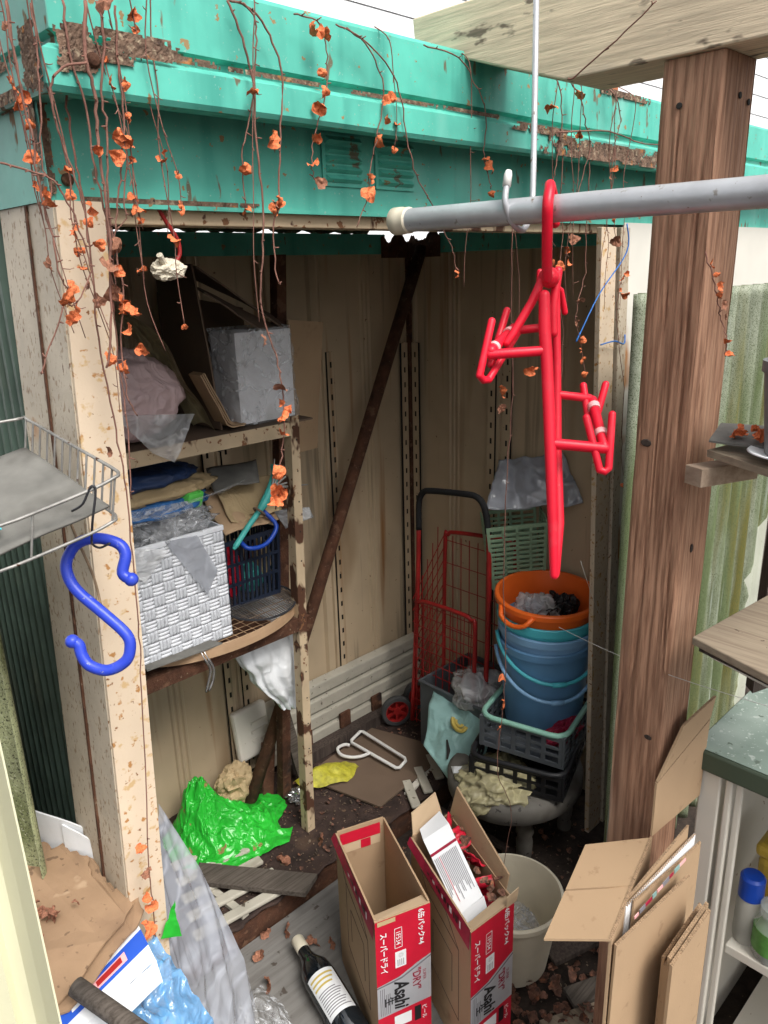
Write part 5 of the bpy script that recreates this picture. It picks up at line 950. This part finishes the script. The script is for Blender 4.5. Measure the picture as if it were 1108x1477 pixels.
def beer_carton(label, O, wd, dd, W_, D_, H_, full):
    t = T('beer_carton', label, 'carton', (O[0], O[1], O[2]), group='beer cartons standing open')
    O = Vector(O); w_ = Vector((*wd, 0)).normalized(); d = Vector((*dd, 0)).normalized(); z = Vector((0, 0, 1)); nf = w_.cross(z)
    P = lambda a, b, c: O+w_*a+d*b+z*c; th = .004
    def wall(a0, a1, b0, b1, c0, c1, nm='wall', m='kraft'): return G().hexa([P(a0, b0, c0), P(a1, b0, c0), P(a1, b1, c0), P(a0, b1, c0), P(a0, b0, c1), P(a1, b0, c1), P(a1, b1, c1), P(a0, b1, c1)]).build(nm, m, t)
    wall(0, W_, 0, th, 0, H_-.004); wall(0, th, th, D_, 0, H_, m='kraft'); wall(W_-th, W_, th, D_, 0, H_+(.0 if not full else .0)); wall(th, W_-th, D_-th, D_, 0, H_+.004); wall(th, W_-th, th, D_-th, 0, .004, 'bottom')
    F = lambda u, v, l=0: P(u, 0, v)-nf*(-l) if 0 else P(u, 0, v)+nf*l
    H0 = H_-.004
    quad(t, 'print', 'print_red', F, 0, W_, 0, H0, .0006)
    zs = H0-.165
    G().add([F(0, zs-.09, .0011), F(W_, zs-.085, .0011), F(W_, zs+.035, .0011), F(W_*.75, zs+.024, .0011), F(W_*.4, zs+.004, .0011), F(0, zs-.003, .0011)], [(0, 1, 2, 3, 4, 5)]).build('print', 'print_silver', t)
    G().add([F(0, zs-.008, .0014), F(W_*.45, zs-.003, .0014), F(W_*.8, zs+.016, .0014), F(W_, zs+.028, .0014), F(W_, zs+.032, .0014), F(W_*.8, zs+.021, .0014), F(W_*.45, zs+.002, .0014), F(0, zs-.004, .0014)], [tuple(range(8))]).build('print', 'print_grey', t)
    rU, rV = -z, w_
    def tx(s, u, v, size, m, **k): return text(t, s, F(u, v), rU, rV, size, m, depth=.0018, **k)
    tx('6缶パック×4', W_*.82, H0-.05, .0165, 'print_white', off=.022)
    tx('1F534', W_*.40, H0-.057, .0145, 'print_white', off=.008)
    for (a, b, c, e) in ((.335*W_, .475*W_, H0-.033, H0-.0315), (.335*W_, .475*W_, H0-.0835, H0-.082), (.335*W_, .345*W_, H0-.0835, H0-.0315), (.465*W_, .475*W_, H0-.0835, H0-.0315)): quad(t, 'print', 'print_white', F, a, b, c, e, .0016)
    tx('スーパードライ', W_*.13, H0-.085, .0185, 'print_white', off=.022, sx=.83)
    quad(t, 'print', 'print_white', F, .34*W_, .54*W_, H0-.135, H0-.093, .0014)
    tx('♲', .44*W_, H0-.104, .014, 'print_grey')
    for k in range(4): quad(t, 'print', 'print_grey', F, (.38+.035*k)*W_, (.392+.035*k)*W_, H0-.131, H0-.114, .0019)
    tx('Asahi', W_*.43, zs-.043, .046, 'print_black', off=.03, shear=.25, sx=.72)
    tx('"DRY"', W_*.72, zs-.02, .026, 'print_dark_red', off=.02, sx=.85)
    tx('SUPER', W_*.87, zs-.015, .0105, 'print_dark_red')
    tx('生', W_*.2, zs-.052, .024, 'print_black', off=.02)
    for k in range(6): quad(t, 'print', 'print_grey', F, (.05+.034*k)*W_, (.062+.034*k)*W_, zs-.085, zs-.012 if k not in (3, 4, 5) else zs-.03, .0013)
    tx('ビール', W_*.86, zs-.118, .013, 'print_white', off=.01); quad(t, 'print', 'print_white', F, .3*W_, .62*W_, zs-.13, zs-.1, .0014); quad(t, 'print', 'print_black', F, .68*W_, .8*W_, zs-.135, zs-.095, .0014)
    # dark outline drawing printed on the kraft side
    S = lambda b, c, l: P(-l, b, c)
    for (b0, c0, b1, c1) in ((.05, .09, .05, .28), (.05, .28, .2, .3), (.2, .3, .2, .12), (.2, .12, .05, .09), (.08, .14, .08, .24), (.08, .24, .17, .25), (.17, .25, .17, .16), (.05, .28, .11, .33), (.11, .33, .23, .335), (.2, .3, .23, .335)):
        a, b = Vector(S(b0, c0, .0006)), Vector(S(b1, c1, .0006)); G().bar(a, b, .0016, .0008, tuple(w_)).build('outline_print', 'kraft_dark', t)
    # torn top strip with print on the left
    g = G(); rn = random.Random(int(O.x*1000)); n = 18
    v = []
    for k in range(n+1):
        q = k/n; b = D_*q; lo = -.045*(1-q*.75); v += [P(-.0022, b, H_+.002+rn.uniform(-.003, .003)), P(-.0052-.006*q, b, H_+lo)]
    g.add(v, [(2*k, 2*k+1, 2*k+3, 2*k+2) for k in range(n)]).build('torn_strip', 'print_dark_red', t)
    for k in range(12): b = D_*(.12+.045*k); quad(t, 'print', 'print_black' if k % 3 else 'print_white', lambda u, v_, l: P(-.0045-.004*(u/D_)-.001+.0*l, u, v_), b, b+.006+.004*(k % 2), H_-.024*(1-.6*k/12), H_-.006, 0)
    # folded rim flap pieces on the front
    G().hexa([P(.004, .004, H_-.008), P(W_-.004, .004, H_-.008), P(W_-.004, .035, H_-.018), P(.004, .03, H_-.02), P(.004, .004, H_-.004), P(W_-.004, .004, H_-.004), P(W_-.004, .035, H_-.014), P(.004, .03, H_-.016)]).build('folded_flap', 'kraft_light', t)
    quad(t, 'print', 'print_gold', F, .04*W_, .36*W_, H0-.012, H0-.001, .0015) if not full else None
    return t, P
tA, PA = beer_carton('empty red and silver beer carton, the one next to the bottle', (.809, .904, .022), (.115, -.043), (.113, .252), .124, .272, .378, False)
D_, W_, H_ = .272, .124, .378
# coloured paper band inside the empty carton
g = G()
for m_, a, b, c, e in (('print_red', .01, .11, -.035, -.004), ('kraft_light', .01, .11, -.06, -.036), ('print_red', .06, .085, -.06, -.0365)):
    G().add([PA(a, D_-.0052-(.0006 if m_ == 'print_red' else 0), H_+c), PA(b, D_-.0052-(.0006 if m_ == 'print_red' else 0), H_+c), PA(b, D_-.0052-(.0006 if m_ == 'print_red' else 0), H_+e), PA(a, D_-.0052-(.0006 if m_ == 'print_red' else 0), H_+e)], [(0, 1, 2, 3)]).build('inner_print', m_, tA)
tB, PB_ = beer_carton('beer carton crammed with white paper and red wrappers', (.925, .752, .022), (.126, -.012), (.1, .25), .124, .285, .378, True)
D2 = .285
G().hexa([PB_(.006, D2-.002, .38), PB_(.1, D2-.002, .38), PB_(.1, D2+.002, .38), PB_(.006, D2+.002, .38), PB_(.012, D2+.015, .425), PB_(.092, D2+.025, .435), PB_(.092, D2+.029, .435), PB_(.012, D2+.019, .425)]).build('flap', 'kraft_light', tB)
G().hexa([PB_(.122, .03, .378), PB_(.122, D2, .378), PB_(.126, D2, .378), PB_(.126, .03, .378), PB_(.13, .03, .41), PB_(.138, D2-.01, .452), PB_(.142, D2-.01, .452), PB_(.134, .03, .41)]).build('flap', 'kraft', tB)
sheet(PB_(.1, -.003, .372), PB_(.13, -.003, .372), PB_(.135, -.004, .405), PB_(.1, -.003, .4), 6, 6, .002, 30, 2, .0015).build('tape', 'kraft_light', tB)
def card(name, label, pts, m, cat='paper', amp=.004, seed=0, t=.0012): return tag(sheet(*pts, 10, 10, amp, 14, seed, t).build(name, m, None), label, cat)
wpb = T('white_leaflet_box', 'flattened white packet with printed lines in the carton', 'packet', PB_(.06, .15, .3))
Q = [PB_(.012, .24, .40), PB_(.012, .07, .345), PB_(.072, .055, .37), PB_(.075, .215, .43)]
sheet(*Q, 8, 8, .001, 9, 2, .0012).build('panel', 'paper_white', wpb)
f = bilin(*Q); nn = (Q[1]-Q[0]).cross(Q[3]-Q[0]).normalized(); nn = nn if nn.z > 0 else -nn
rn = random.Random(9)
for k in range(15):
    v0 = .06+.058*k; u1 = rn.uniform(.7, .92)
    G().add([f(.3, v0)+nn*.0022, f(u1, v0)+nn*.0022, f(u1, v0+.018)+nn*.0022, f(.3, v0+.018)+nn*.0022], [(0, 1, 2, 3)]).build('printed_line', 'print_red' if k == 3 else 'print_grey', wpb)
G().add([f(.22, .0)+nn*.0022, f(.255, 0)+nn*.0022, f(.255, 1)+nn*.0022, f(.22, 1)+nn*.0022], [(0, 1, 2, 3)]).build('printed_line', 'print_dark_red', wpb)
sheet(PB_(.014, .07, .345), PB_(.074, .054, .37), PB_(.082, .035, .315), PB_(.02, .045, .285), 6, 6, .001, 9, 3, .0012).build('panel', 'paper_white', wpb)
sheet(PB_(.012, .24, .40), PB_(.075, .215, .43), PB_(.08, .27, .42), PB_(.02, .272, .40), 6, 6, .001, 9, 3, .0012).build('panel', 'paper_white', wpb)
for k, (a, b, c, s1, r1) in enumerate(((.095, .2, .385, .05, 0), (.1, .15, .37, .055, 1), (.1, .09, .345, .05, 2), (.09, .25, .4, .04, 3), (.095, .05, .33, .04, 4))):
    c0 = PB_(a, b, c); rr = Euler((.5+.5*r1, .8*r1, 1.3*r1)).to_matrix()
    q = [c0+rr@Vector(p)*s1 for p in ((-.5, -.5, 0), (.5, -.5, 0), (.5, .5, .05), (-.5, .5, 0))]
    tag(sheet(*q, 12, 12, .012, 34, k, .0008, ridge=True).build('red_wrapper', 'print_red', None, smooth=True), ['red foil wrapper in the middle of the right carton', 'large red wrapper torn open under dry leaves in the carton', 'dark hollow of a red packet near the front of the carton', 'red wrapper scrap by the back flap of the carton', 'red wrapper corner right behind the taped carton front'][k], 'wrapper')
# ------------------------------------------------------------------ cardboard at the right
kc = T('kraft_carton', 'tall folded kraft carton with an open flap before the wooden post', 'carton', (.95, .42, 0))
def board(P4, nm, m='kraft', t=.004, amp=.0012, seed=0, par=None):
    """corrugated board: a sheet with its wavy flute showing along the top edge"""
    o = sheet(*P4, 8, 8, amp, 6, seed, t).build(nm, m, par or kc)
    a, b, c, d = map(Vector, P4); n = (b-a).cross(d-a).normalized(); n_ = int((c-d).length/.0022); g = G(); upz = ((d-a)+(c-b)).normalized()
    off = Vector((seed*3.7, seed*1.3, seed*9.1))
    for k in range(n_):
        p = d.lerp(c, (k+.5)/n_); q = amp*(noise.noise(p*6+off)+.5*noise.noise(p*13.8+off)); p = p+n*(q-t*.5+(.25*t if k % 2 else -.25*t)); e = (c-d).normalized()*.0013; w2 = n*t*.3
        g.hexa([p-e-w2-upz*.001, p+e-w2-upz*.001, p+e+w2-upz*.001, p-e+w2-upz*.001, p-e-w2+upz*.0008, p+e-w2+upz*.0008, p+e+w2+upz*.0008, p-e+w2+upz*.0008])
    g.build('flute', 'kraft_edge', o); return o
A, B, D3 = Vector((.833, .415, 0)), Vector((1.068, .474, 0)), Vector((1.04, .393, 0)); zt = Vector((0, 0, .7))
board([A, B, B+zt, A+zt], 'panel', seed=1)
board([A+Vector((.004, -.006, 0)), D3, D3+zt*.985, A+Vector((.004, -.006, 0))+zt*.985], 'panel', seed=2, t=.004)
fl = [A+zt, B+zt, Vector((.987, .553, .7)), Vector((.775, .492, .7))]
f = bilin(*fl)
# flap with its slot: two leaves joined along the fold
for (u0, u1, v1) in ((0, .47, 1), (.49, 1, 1), (.47, .49, .55)):
    G().grid(lambda u, v: f(u0+(u1-u0)*u, v*v1)+Vector((0, 0, -.012*v)), 6, 8, .004).build('flap', 'kraft', kc)
board([B+zt+Vector((.0, .0, .002)), B+zt+Vector((.16, -.01, .002)), B+Vector((.165, -.012, .86)), B+Vector((.01, .004, .8))], 'flap', seed=4)
board([B+Vector((.012, .004, .803)), B+Vector((.165, -.012, .863)), B+Vector((.17, -.015, .905)), B+Vector((.075, -.004, .885))], 'flap', seed=5)
lf = T('flat_cartons', 'printed flattened carton standing inside the kraft carton', 'cardboard', (.95, .41, 0))
for k in range(3):
    o = Vector((.02+.012*k, -.002-.007*k+.02, 0)); board([A+o, D3+o+Vector((.02, .01, 0)), D3+o+Vector((.03, .012, .74-.02*k)), A+o+Vector((.04, .006, .69+.006*k))], 'sheet', ['kraft', 'paper_white', 'kraft'][k], .003, .0015, 8+k, lf)
for k in range(9):
    p = A+Vector((.075+.016*k, .0005-.0012*k, .688+.0028*k)); G().obox(p, (.011+.004*(k % 3), .0012, .006+.003*(k % 2)), (0, -.12, -.08)).build('print', ['pink_cap', 'print_grey', 'print_dark_red', 'teal_film'][k % 4], lf)
for k in range(4):
    t = T('flat_carton', ['nearest', 'second nearest', 'third', 'rearmost'][k]+' of the flattened kraft cartons leaning by the cabinet', 'cardboard', (.97, .36, 0), group='flattened cartons by the cabinet')
    x0 = .905+.008*k; y0 = .352+.0075*k; z1 = .64-.012*k+(.015 if k % 2 else 0)
    board([(x0, y0, 0), (x0+.105, y0-.006, 0), (x0+.11, y0-.006, z1+.03), (x0, y0, z1)], 'sheet', 'kraft', .005, .001, k, t)
# ------------------------------------------------------------------ steel cabinet with green top
cab = T('steel_cabinet', 'cream steel cabinet with a speckled dark green worktop', 'cabinet', (1.24, .3, 0))
G().box(1.222, 1.75, -.5, .487, .758, .8).build('worktop', 'green_edge', cab, bevel=.005)
G().add([(1.226, -.5, .8012), (1.75, -.5, .8012), (1.75, .483, .8012), (1.226, .483, .8012)], [(0, 1, 2, 3)]).build('top_surface', 'green_top_sheen', cab)
for a in ((1.235, 1.275, .432, .47), (1.236, 1.25, .412, .424), (1.244, 1.256, .396, .408)): G().box(a[0], a[1], a[2], a[3], 0, .757).build('frame', 'cabinet_cream', cab, bevel=.003)
G().box(1.28, 1.74, .45, .465, 0, .757).build('end_panel', 'cabinet_cream', cab); G().box(1.72, 1.735, -.5, .449, 0, .757).build('back_panel', 'cabinet_cream', cab)
G().box(1.258, 1.719, -.5, .395, .36, .38).build('shelf', 'cabinet_cream', cab, bevel=.002); G().box(1.258, 1.719, -.5, .395, .05, .07).build('shelf', 'cabinet_cream', cab)
def bottle(name, label, cat, c, parts):
    t = T(name, label, cat, c)
    for nm, prof, m in parts: G().lathe(prof, 28, c).build(nm, m, t, smooth=True, angle=40)
    return t
bottle('cleaner_bottle', 'translucent bottle with a blue cap on the cabinet shelf', 'bottle', (1.3, .375, .38), (('body', [(0, 0), (.022, 0), (.024, .01), (.024, .09), (.02, .105)], 'bottle_plastic'), ('cap', [(.021, .1), (.023, .102), (.0225, .145), (.018, .15), (0, .151)], 'blue_cap')))
bottle('glass_jar', 'round glass jar with green label on the cabinet shelf', 'jar', (1.29, .325, .38), (('body', [(0, 0), (.03, 0), (.034, .008), (.034, .075), (.026, .088), (.026, .1)], 'jar_glass'), ('label', [(.0345, .022), (.0345, .07)], 'green_print'), ('lid', [(.0275, .098), (.0275, .115), (.02, .12), (0, .12)], 'jar_glass')))
yb = T('yellow_tub', 'mustard yellow plastic tub behind the bottles', 'tub', (1.4, .36, .38))
G().box(1.355, 1.44, .3, .39, .38, .53).build('body', 'amber_plastic', yb, bevel=.015); G().box(1.35, 1.445, .295, .395, .531, .56).build('lid', 'amber_plastic', yb, bevel=.01)
# ------------------------------------------------------------------ wooden shelf, bracket and pot at the right edge
ws = T('wooden_shelf', 'brown wooden shelf board jutting out below the pot', 'shelf', (1.1, .4, 1.09))
G().hexa([(1.06, .438, 1.082), (1.0, .26, 1.082), (1.3, .2, 1.082), (1.34, .41, 1.082), (1.06, .438, 1.095), (1.0, .26, 1.095), (1.3, .2, 1.095), (1.34, .41, 1.095)]).build('board', 'shelf_wood', ws, bevel=.002)
G().hexa([(1.075, .415, 1.062), (1.03, .28, 1.062), (1.05, .27, 1.062), (1.1, .41, 1.062), (1.075, .415, 1.07), (1.03, .28, 1.07), (1.05, .27, 1.07), (1.1, .41, 1.07)]).build('white_rail', 'cabinet_cream', ws, bevel=.002)
G().hexa([(1.07, .43, 1.07), (1.02, .26, 1.07), (1.3, .2, 1.07), (1.34, .4, 1.07), (1.07, .43, 1.0815), (1.02, .26, 1.0815), (1.3, .2, 1.0815), (1.34, .4, 1.0815)]).build('under_board', 'dark_plank', ws)
br = T('bracket_block', 'short brown wooden block nailed to the post', 'block', (1.1, .45, 1.34))
G().obox((1.128, .448, 1.338), (.11, .033, .028), (0, 0, -.38)).build('block', 'wood_pale', br, bevel=.001)
us = T('upper_shelf', 'weathered ledge with scrap metal at the right edge', 'shelf', (1.15, .4, 1.38))
G().hexa([(1.085, .455, 1.368), (1.03, .3, 1.358), (1.25, .25, 1.358), (1.28, .42, 1.368), (1.085, .455, 1.378), (1.03, .3, 1.368), (1.25, .25, 1.368), (1.28, .42, 1.378)]).build('board', 'shelf_wood', us)
tag(sheet((1.08, .452, 1.39), (1.16, .47, 1.402), (1.2, .40, 1.396), (1.11, .37, 1.385), 8, 8, .003, 12, 2, .003).build('scrap_sheet', 'paper_grey', None), 'bent grey scrap sheet lying on the upper ledge', 'scrap')
pt = T('flower_pot', 'dark grey plastic flower pot standing on the upper ledge', 'pot', (1.15, .33, 1.38))
G().lathe([(0, 0), (.04, 0), (.052, .11), (.055, .11), (.055, .125), (.05, .125), (.038, .01), (0, .01)], 36, (1.1, .34, 1.386)).build('body', 'pot_grey', pt, smooth=True, angle=40)
G().lathe([(0, 0), (.045, 0), (.062, .006), (.06, .008), (.045, .003), (0, .003)], 36, (1.1, .34, 1.382)).build('saucer', 'paper_white', pt, smooth=True)
lfp = T('leaf_heap', 'heap of dry orange leaves on the scrap sheet', 'leaves', (1.13, .42, 1.4))
for k in range(9): leaf(lfp, (1.12+rn.uniform(-.015, .03), .4+rn.uniform(-.02, .03), 1.4+rn.uniform(0, .008)), rn.uniform(.008, .013), rn)
tag(G().hexa([(1.3, .42, .9), (1.36, .4, .9), (1.38, .42, .9), (1.32, .44, .9), (1.26, .40, 1.75), (1.32, .38, 1.75), (1.34, .40, 1.75), (1.28, .42, 1.75)]).build('fence_stake', 'dark_plank', None), 'dark upright board at the right edge behind the pot', 'board')
tag(G().box(1.75, 2.2, .86, .89, .35, .5).build('fence_rail', 'dark_plank', None), 'dark brown rail behind the corrugated sheets low down', 'rail')
# ------------------------------------------------------------------ lower left corner
cp = T('cream_profile', 'cream coloured ridged metal upright close by at the lower left', 'profile', (.1, .58, 0))
def cpf(u, v):
    prof = [(-.06, .055), (-.03, .03), (-.026, .034), (-.012, .022), (-.006, .024), (.0, .018), (.004, .0), (.004, -.03)]
    i = u*(len(prof)-1); a = prof[int(i)]; return (.138+a[0]-.011*(1-v)*1.0, .59+a[1]-.04*(1-v), 1.066+(v-.0)*.35-.9*(1-v) if 0 else .2+1.12*v)
def cpg(u, v):
    prof = [(-.06, .06), (-.034, .034), (-.03, .04), (-.014, .024), (-.008, .028), (.0, .02), (.004, .0), (.006, -.03)]
    a = prof[round(u*(len(prof)-1))]; z = .2+1.12*v; s1 = (1.28-z)/.21
    return (.128+a[0]-.006*s1, .594+a[1]-.034*s1, z)
G().grid(cpg, 7, 8, .0015).build('upright', 'cream_profile', cp)
tr = T('cardboard_tray', 'torn brown cardboard tray with dry leaves at the lower left', 'cardboard', (.3, 1.0, .7))
ring = [(.20, 1.2), (.264, 1.19), (.29, 1.22), (.31, 1.21), (.325, 1.17), (.34, 1.165), (.345, 1.13), (.355, 1.1), (.345, 1.06), (.35, 1.03), (.372, 1.0), (.36, .955), (.335, .93), (.3, .912), (.25, .885), (.21, .872), (.17, .9)]
for k in range(2):
    s1 = Vector((.012*k, -.012*k, -.006*k)); fr = Matrix.Translation(s1); g = G()
    rg = []
    for i in range(len(ring)):
        A_, B_ = Vector(ring[i]), Vector(ring[(i+1) % len(ring)])
        for q in range(6):
            c_ = A_.lerp(B_, q/6); w2 = .0075*noise.noise(Vector((c_.x*60, c_.y*60, k)))+.004*noise.noise(Vector((c_.x*190, c_.y*190, k))); rg.append((c_.x+w2, c_.y+w2*.6))
    g.prism(rg, .003, fr)
    for i, v in enumerate(g.v): v.z += .722+.05*max(0, v.y-1.02)+.02*noise.noise(Vector((v.x*9, v.y*9, 0)))
    g.build('layer', 'kraft_worn', tr)
for k in range(22): leaf(tr, (.245+rn.gauss(0, .018), 1.02+rn.gauss(0, .04), .738+rn.uniform(0, .008)), rn.uniform(.006, .014), rn, rn.random() < .75)
wc = T('white_card', 'white folded card standing behind the torn tray', 'cardboard', (.33, 1.2, .72))
sheet((.29, 1.26, .70), (.375, 1.1, .70), (.372, 1.11, .765), (.285, 1.27, .79), 8, 8, .004, 9, 2, .003).build('sheet', 'paper_white', wc); sheet((.34, 1.15, .70), (.385, 1.02, .69), (.382, 1.04, .75), (.345, 1.16, .765), 8, 8, .004, 9, 4, .003).build('sheet', 'paper_white', wc)
px_ = T('printed_carton', 'white carton edge with blue band and red print under the tray', 'carton', (.25, .9, .7))
Q = [Vector(p) for p in ((.16, .868, .716), (.36, .962, .712), (.345, .858, .705), (.155, .82, .70))]
f = bilin(*Q); nn = Vector((0, 0, 1))
def pq(u0, u1, v0, v1, m_, l, nm='print'): return G().grid(lambda u, v: f(u0+(u1-u0)*u, v0+(v1-v0)*v)+nn*l, 6, 2, .0006).build(nm, m_, px_)
pq(0, 1, 0, 1, 'paper_white', 0, 'panel'); pq(.0, 1, .42, .72, 'print_blue', .001); pq(.52, .82, .5, .66, 'pink_cap', .002); pq(.56, .78, .53, .63, 'red_paint', .003); pq(.35, .5, .44, .62, 'paper_white', .002); pq(.5, .9, .26, .30, 'print_grey', .001); pq(.5, .8, .16, .20, 'print_grey', .001)
G().grid(lambda u, v: f(u, 1)+Vector((.0, -.012*v+.004*noise.noise(Vector((u*20, v*3, 0))), -.03*v)), 14, 3, .0015).build('side', 'paper_white', px_)
def bf(u, v):
    p = Vector((.13, .80, .66)).lerp(Vector((.38, .93, .68)), u).lerp(Vector((.13, .62, .56)).lerp(Vector((.40, .80, .57)), u), v)
    k = .6*(.3-1.6*abs(noise.noise(p*14+Vector((2, 0, 0)))))+.5*(.3-1.6*abs(noise.noise(p*31)))+.3*(.3-1.6*abs(noise.noise(p*66)))
    return p+Vector((.1, -.3, 1))*.022*k
tag(G().grid(bf, 70, 70).build('blue_bag', 'blue_film', None, smooth=True), 'shiny light blue plastic bag below the printed carton', 'bag')
tag(G().tube([(.235, .86, .745), (.262, .78, .73), (.3, .66, .71)], .0125, 14).build('wooden_stick', 'grey_plank', None, smooth=True), 'round dark wooden stick at the bottom left corner', 'stick')
jk = T('box_stack', 'plain box carrying the torn tray beside the post', 'box', (.24, 1.0, 0))
G().box(.1, .345, .93, 1.25, 0, .62).build('body', 'kraft', jk)
# translucent sheet behind the post foot, green scraps
fs = T('plastic_sheet', 'big grey translucent plastic sheet hanging beside the post foot', 'sheet', (.5, 1.05, 0))
def gf(u, v):
    top = Vector((.43, 1.02, .66)).lerp(Vector((.492, 1.11, .75)), u); bot = Vector((.43, .985, .05)).lerp(Vector((.62, 1.06, .2)), u)
    p = top.lerp(bot, v); k = .3-1.6*abs(noise.noise(Vector((u*3.2+v*1.1, v*1.3, 4)))); k2 = .3-1.6*abs(noise.noise(Vector((u*7+v*2.2, v*2.6, 8))))
    return p+Vector((.3, -1, .1))*(.022*k+.008*k2)*min(1, .3+2*v)+Vector((.02*math.sin(3*v)*u, 0, 0))
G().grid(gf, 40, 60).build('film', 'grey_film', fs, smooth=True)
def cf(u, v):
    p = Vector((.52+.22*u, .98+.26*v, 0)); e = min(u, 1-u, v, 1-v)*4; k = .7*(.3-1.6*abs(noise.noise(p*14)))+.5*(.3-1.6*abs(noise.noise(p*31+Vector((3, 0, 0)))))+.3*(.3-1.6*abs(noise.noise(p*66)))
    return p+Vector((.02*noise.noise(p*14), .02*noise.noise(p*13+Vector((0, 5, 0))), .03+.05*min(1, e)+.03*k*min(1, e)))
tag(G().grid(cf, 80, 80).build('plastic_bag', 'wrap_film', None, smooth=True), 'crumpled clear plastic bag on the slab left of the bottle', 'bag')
tag(sheet((.41, .962, .645), (.428, .958, .685), (.432, .955, .612), (.4, .962, .625), 8, 8, .006, 40, 2, .001).build('green_scrap', 'green_film', None), 'small green plastic scrap stuck on the foot of the post', 'scrap')
# ------------------------------------------------------------------ litter on the ground and floor
lit = G(); rn = random.Random(21)
for k in range(2200):
    if k < 1300: x, y, z = rn.uniform(.55, 1.9), rn.uniform(1.38, 1.84), .0925
    else: x, y, z = rn.uniform(.95, 1.7), rn.uniform(.45, 1.36), .002
    s1 = rn.uniform(.0008, .0032)*(1.8 if rn.random() < .06 else 1); a = rn.uniform(0, 6.3)
    lit.obox((x, y, z), (s1*rn.uniform(.6, 3), s1, s1*.5), (rn.uniform(-.4, .4), rn.uniform(-.4, .4), a))
o = lit.build('debris', 'chip', None); o['kind'] = 'stuff'; o['label'] = 'small chips and crumbs scattered on the dirty floor'
FL = [(1.1, 1.44, 'on the rusty floor in front of the upright foot'), (.97, 1.45, 'on the floor beside the green bag tip'), (.83, 1.345, 'at the rear left edge of the slab'), (.9, 1.24, 'on the slab just behind the bottle cap'), (.86, 1.19, 'touching the neck of the bottle'), (.78, 1.3, 'on the slab below the duckboard'), (.75, 1.22, 'alone on the slab left of the bottle'), (.93, 1.2, 'on the slab close to the left carton'), (.87, 1.31, 'largest one in the middle of the slab')]
for k, (x, y, l) in enumerate(FL): tag(leaf(None, (x, y, .1 if y > 1.37 else .034), rn.uniform(.016, .024), rn, True), 'fallen brown leaf '+l, 'leaf', 'fallen leaves on the floor')
def leaf_mass(name, label, pts, brown):
    g = G()
    for (p, s1) in pts:
        me = rn.choice(LEAF[7:] if brown and rn.random() < .75 else LEAF); M = Matrix.LocRotScale(Vector(p), Euler((rn.uniform(-.7, .7), rn.uniform(-.7, .7), rn.uniform(0, 6.3))), Vector((s1, s1, s1*.6)))
        g.add([M@v.co for v in me.vertices], [tuple(f.vertices) for f in me.polygons])
    o = g.build(name, 'leaf_litter', None, smooth=True); o['kind'] = 'stuff'; o['label'] = label
leaf_mass('dry_leaves', 'litter of dry brown leaves on the ground beside the basin', [((rn.uniform(1.08, 1.45), rn.uniform(.58, .84), .008+rn.uniform(0, .02)), rn.uniform(.008, .017)) for k in range(130)], True)
leaf_mass('dry_leaves', 'dry leaves fallen among the red wrappers in the carton', [(PB_(rn.uniform(.075, .118), rn.uniform(.03, .27), .372+rn.uniform(-.02, .025)), rn.uniform(.008, .014)) for k in range(24)], False)
leaf_mass('dry_leaves', 'crumbled leaf litter strewn over the rusty shed floor', [((rn.uniform(.6, 1.85), rn.uniform(1.39, 1.82), .094), rn.uniform(.003, .008)) for k in range(240)], True)
leaf_mass('dry_leaves', 'crumbled leaf litter on the dark ground behind the cartons', [((rn.uniform(1.1, 1.75), rn.uniform(.9, 1.34), .006), rn.uniform(.004, .011)) for k in range(160)], True)
for k, (a, b, l) in enumerate((((1.22, .70, .02), (1.42, .60, .03), 'dark wet plank on the ground by the carton flap'), ((1.28, .8, .03), (1.42, .74, .05), 'broken dark slate piece leaning behind the plank'), ((1.1, .66, .012), (1.3, .56, .012), 'rotting orange brown board under the dry leaves'))):
    tag(G().bar(a, b, (.05, .07, .13)[k], .012).build('ground_plank', ('grey_plank', 'dark_plank', 'shelf_wood')[k], None), l, 'plank')
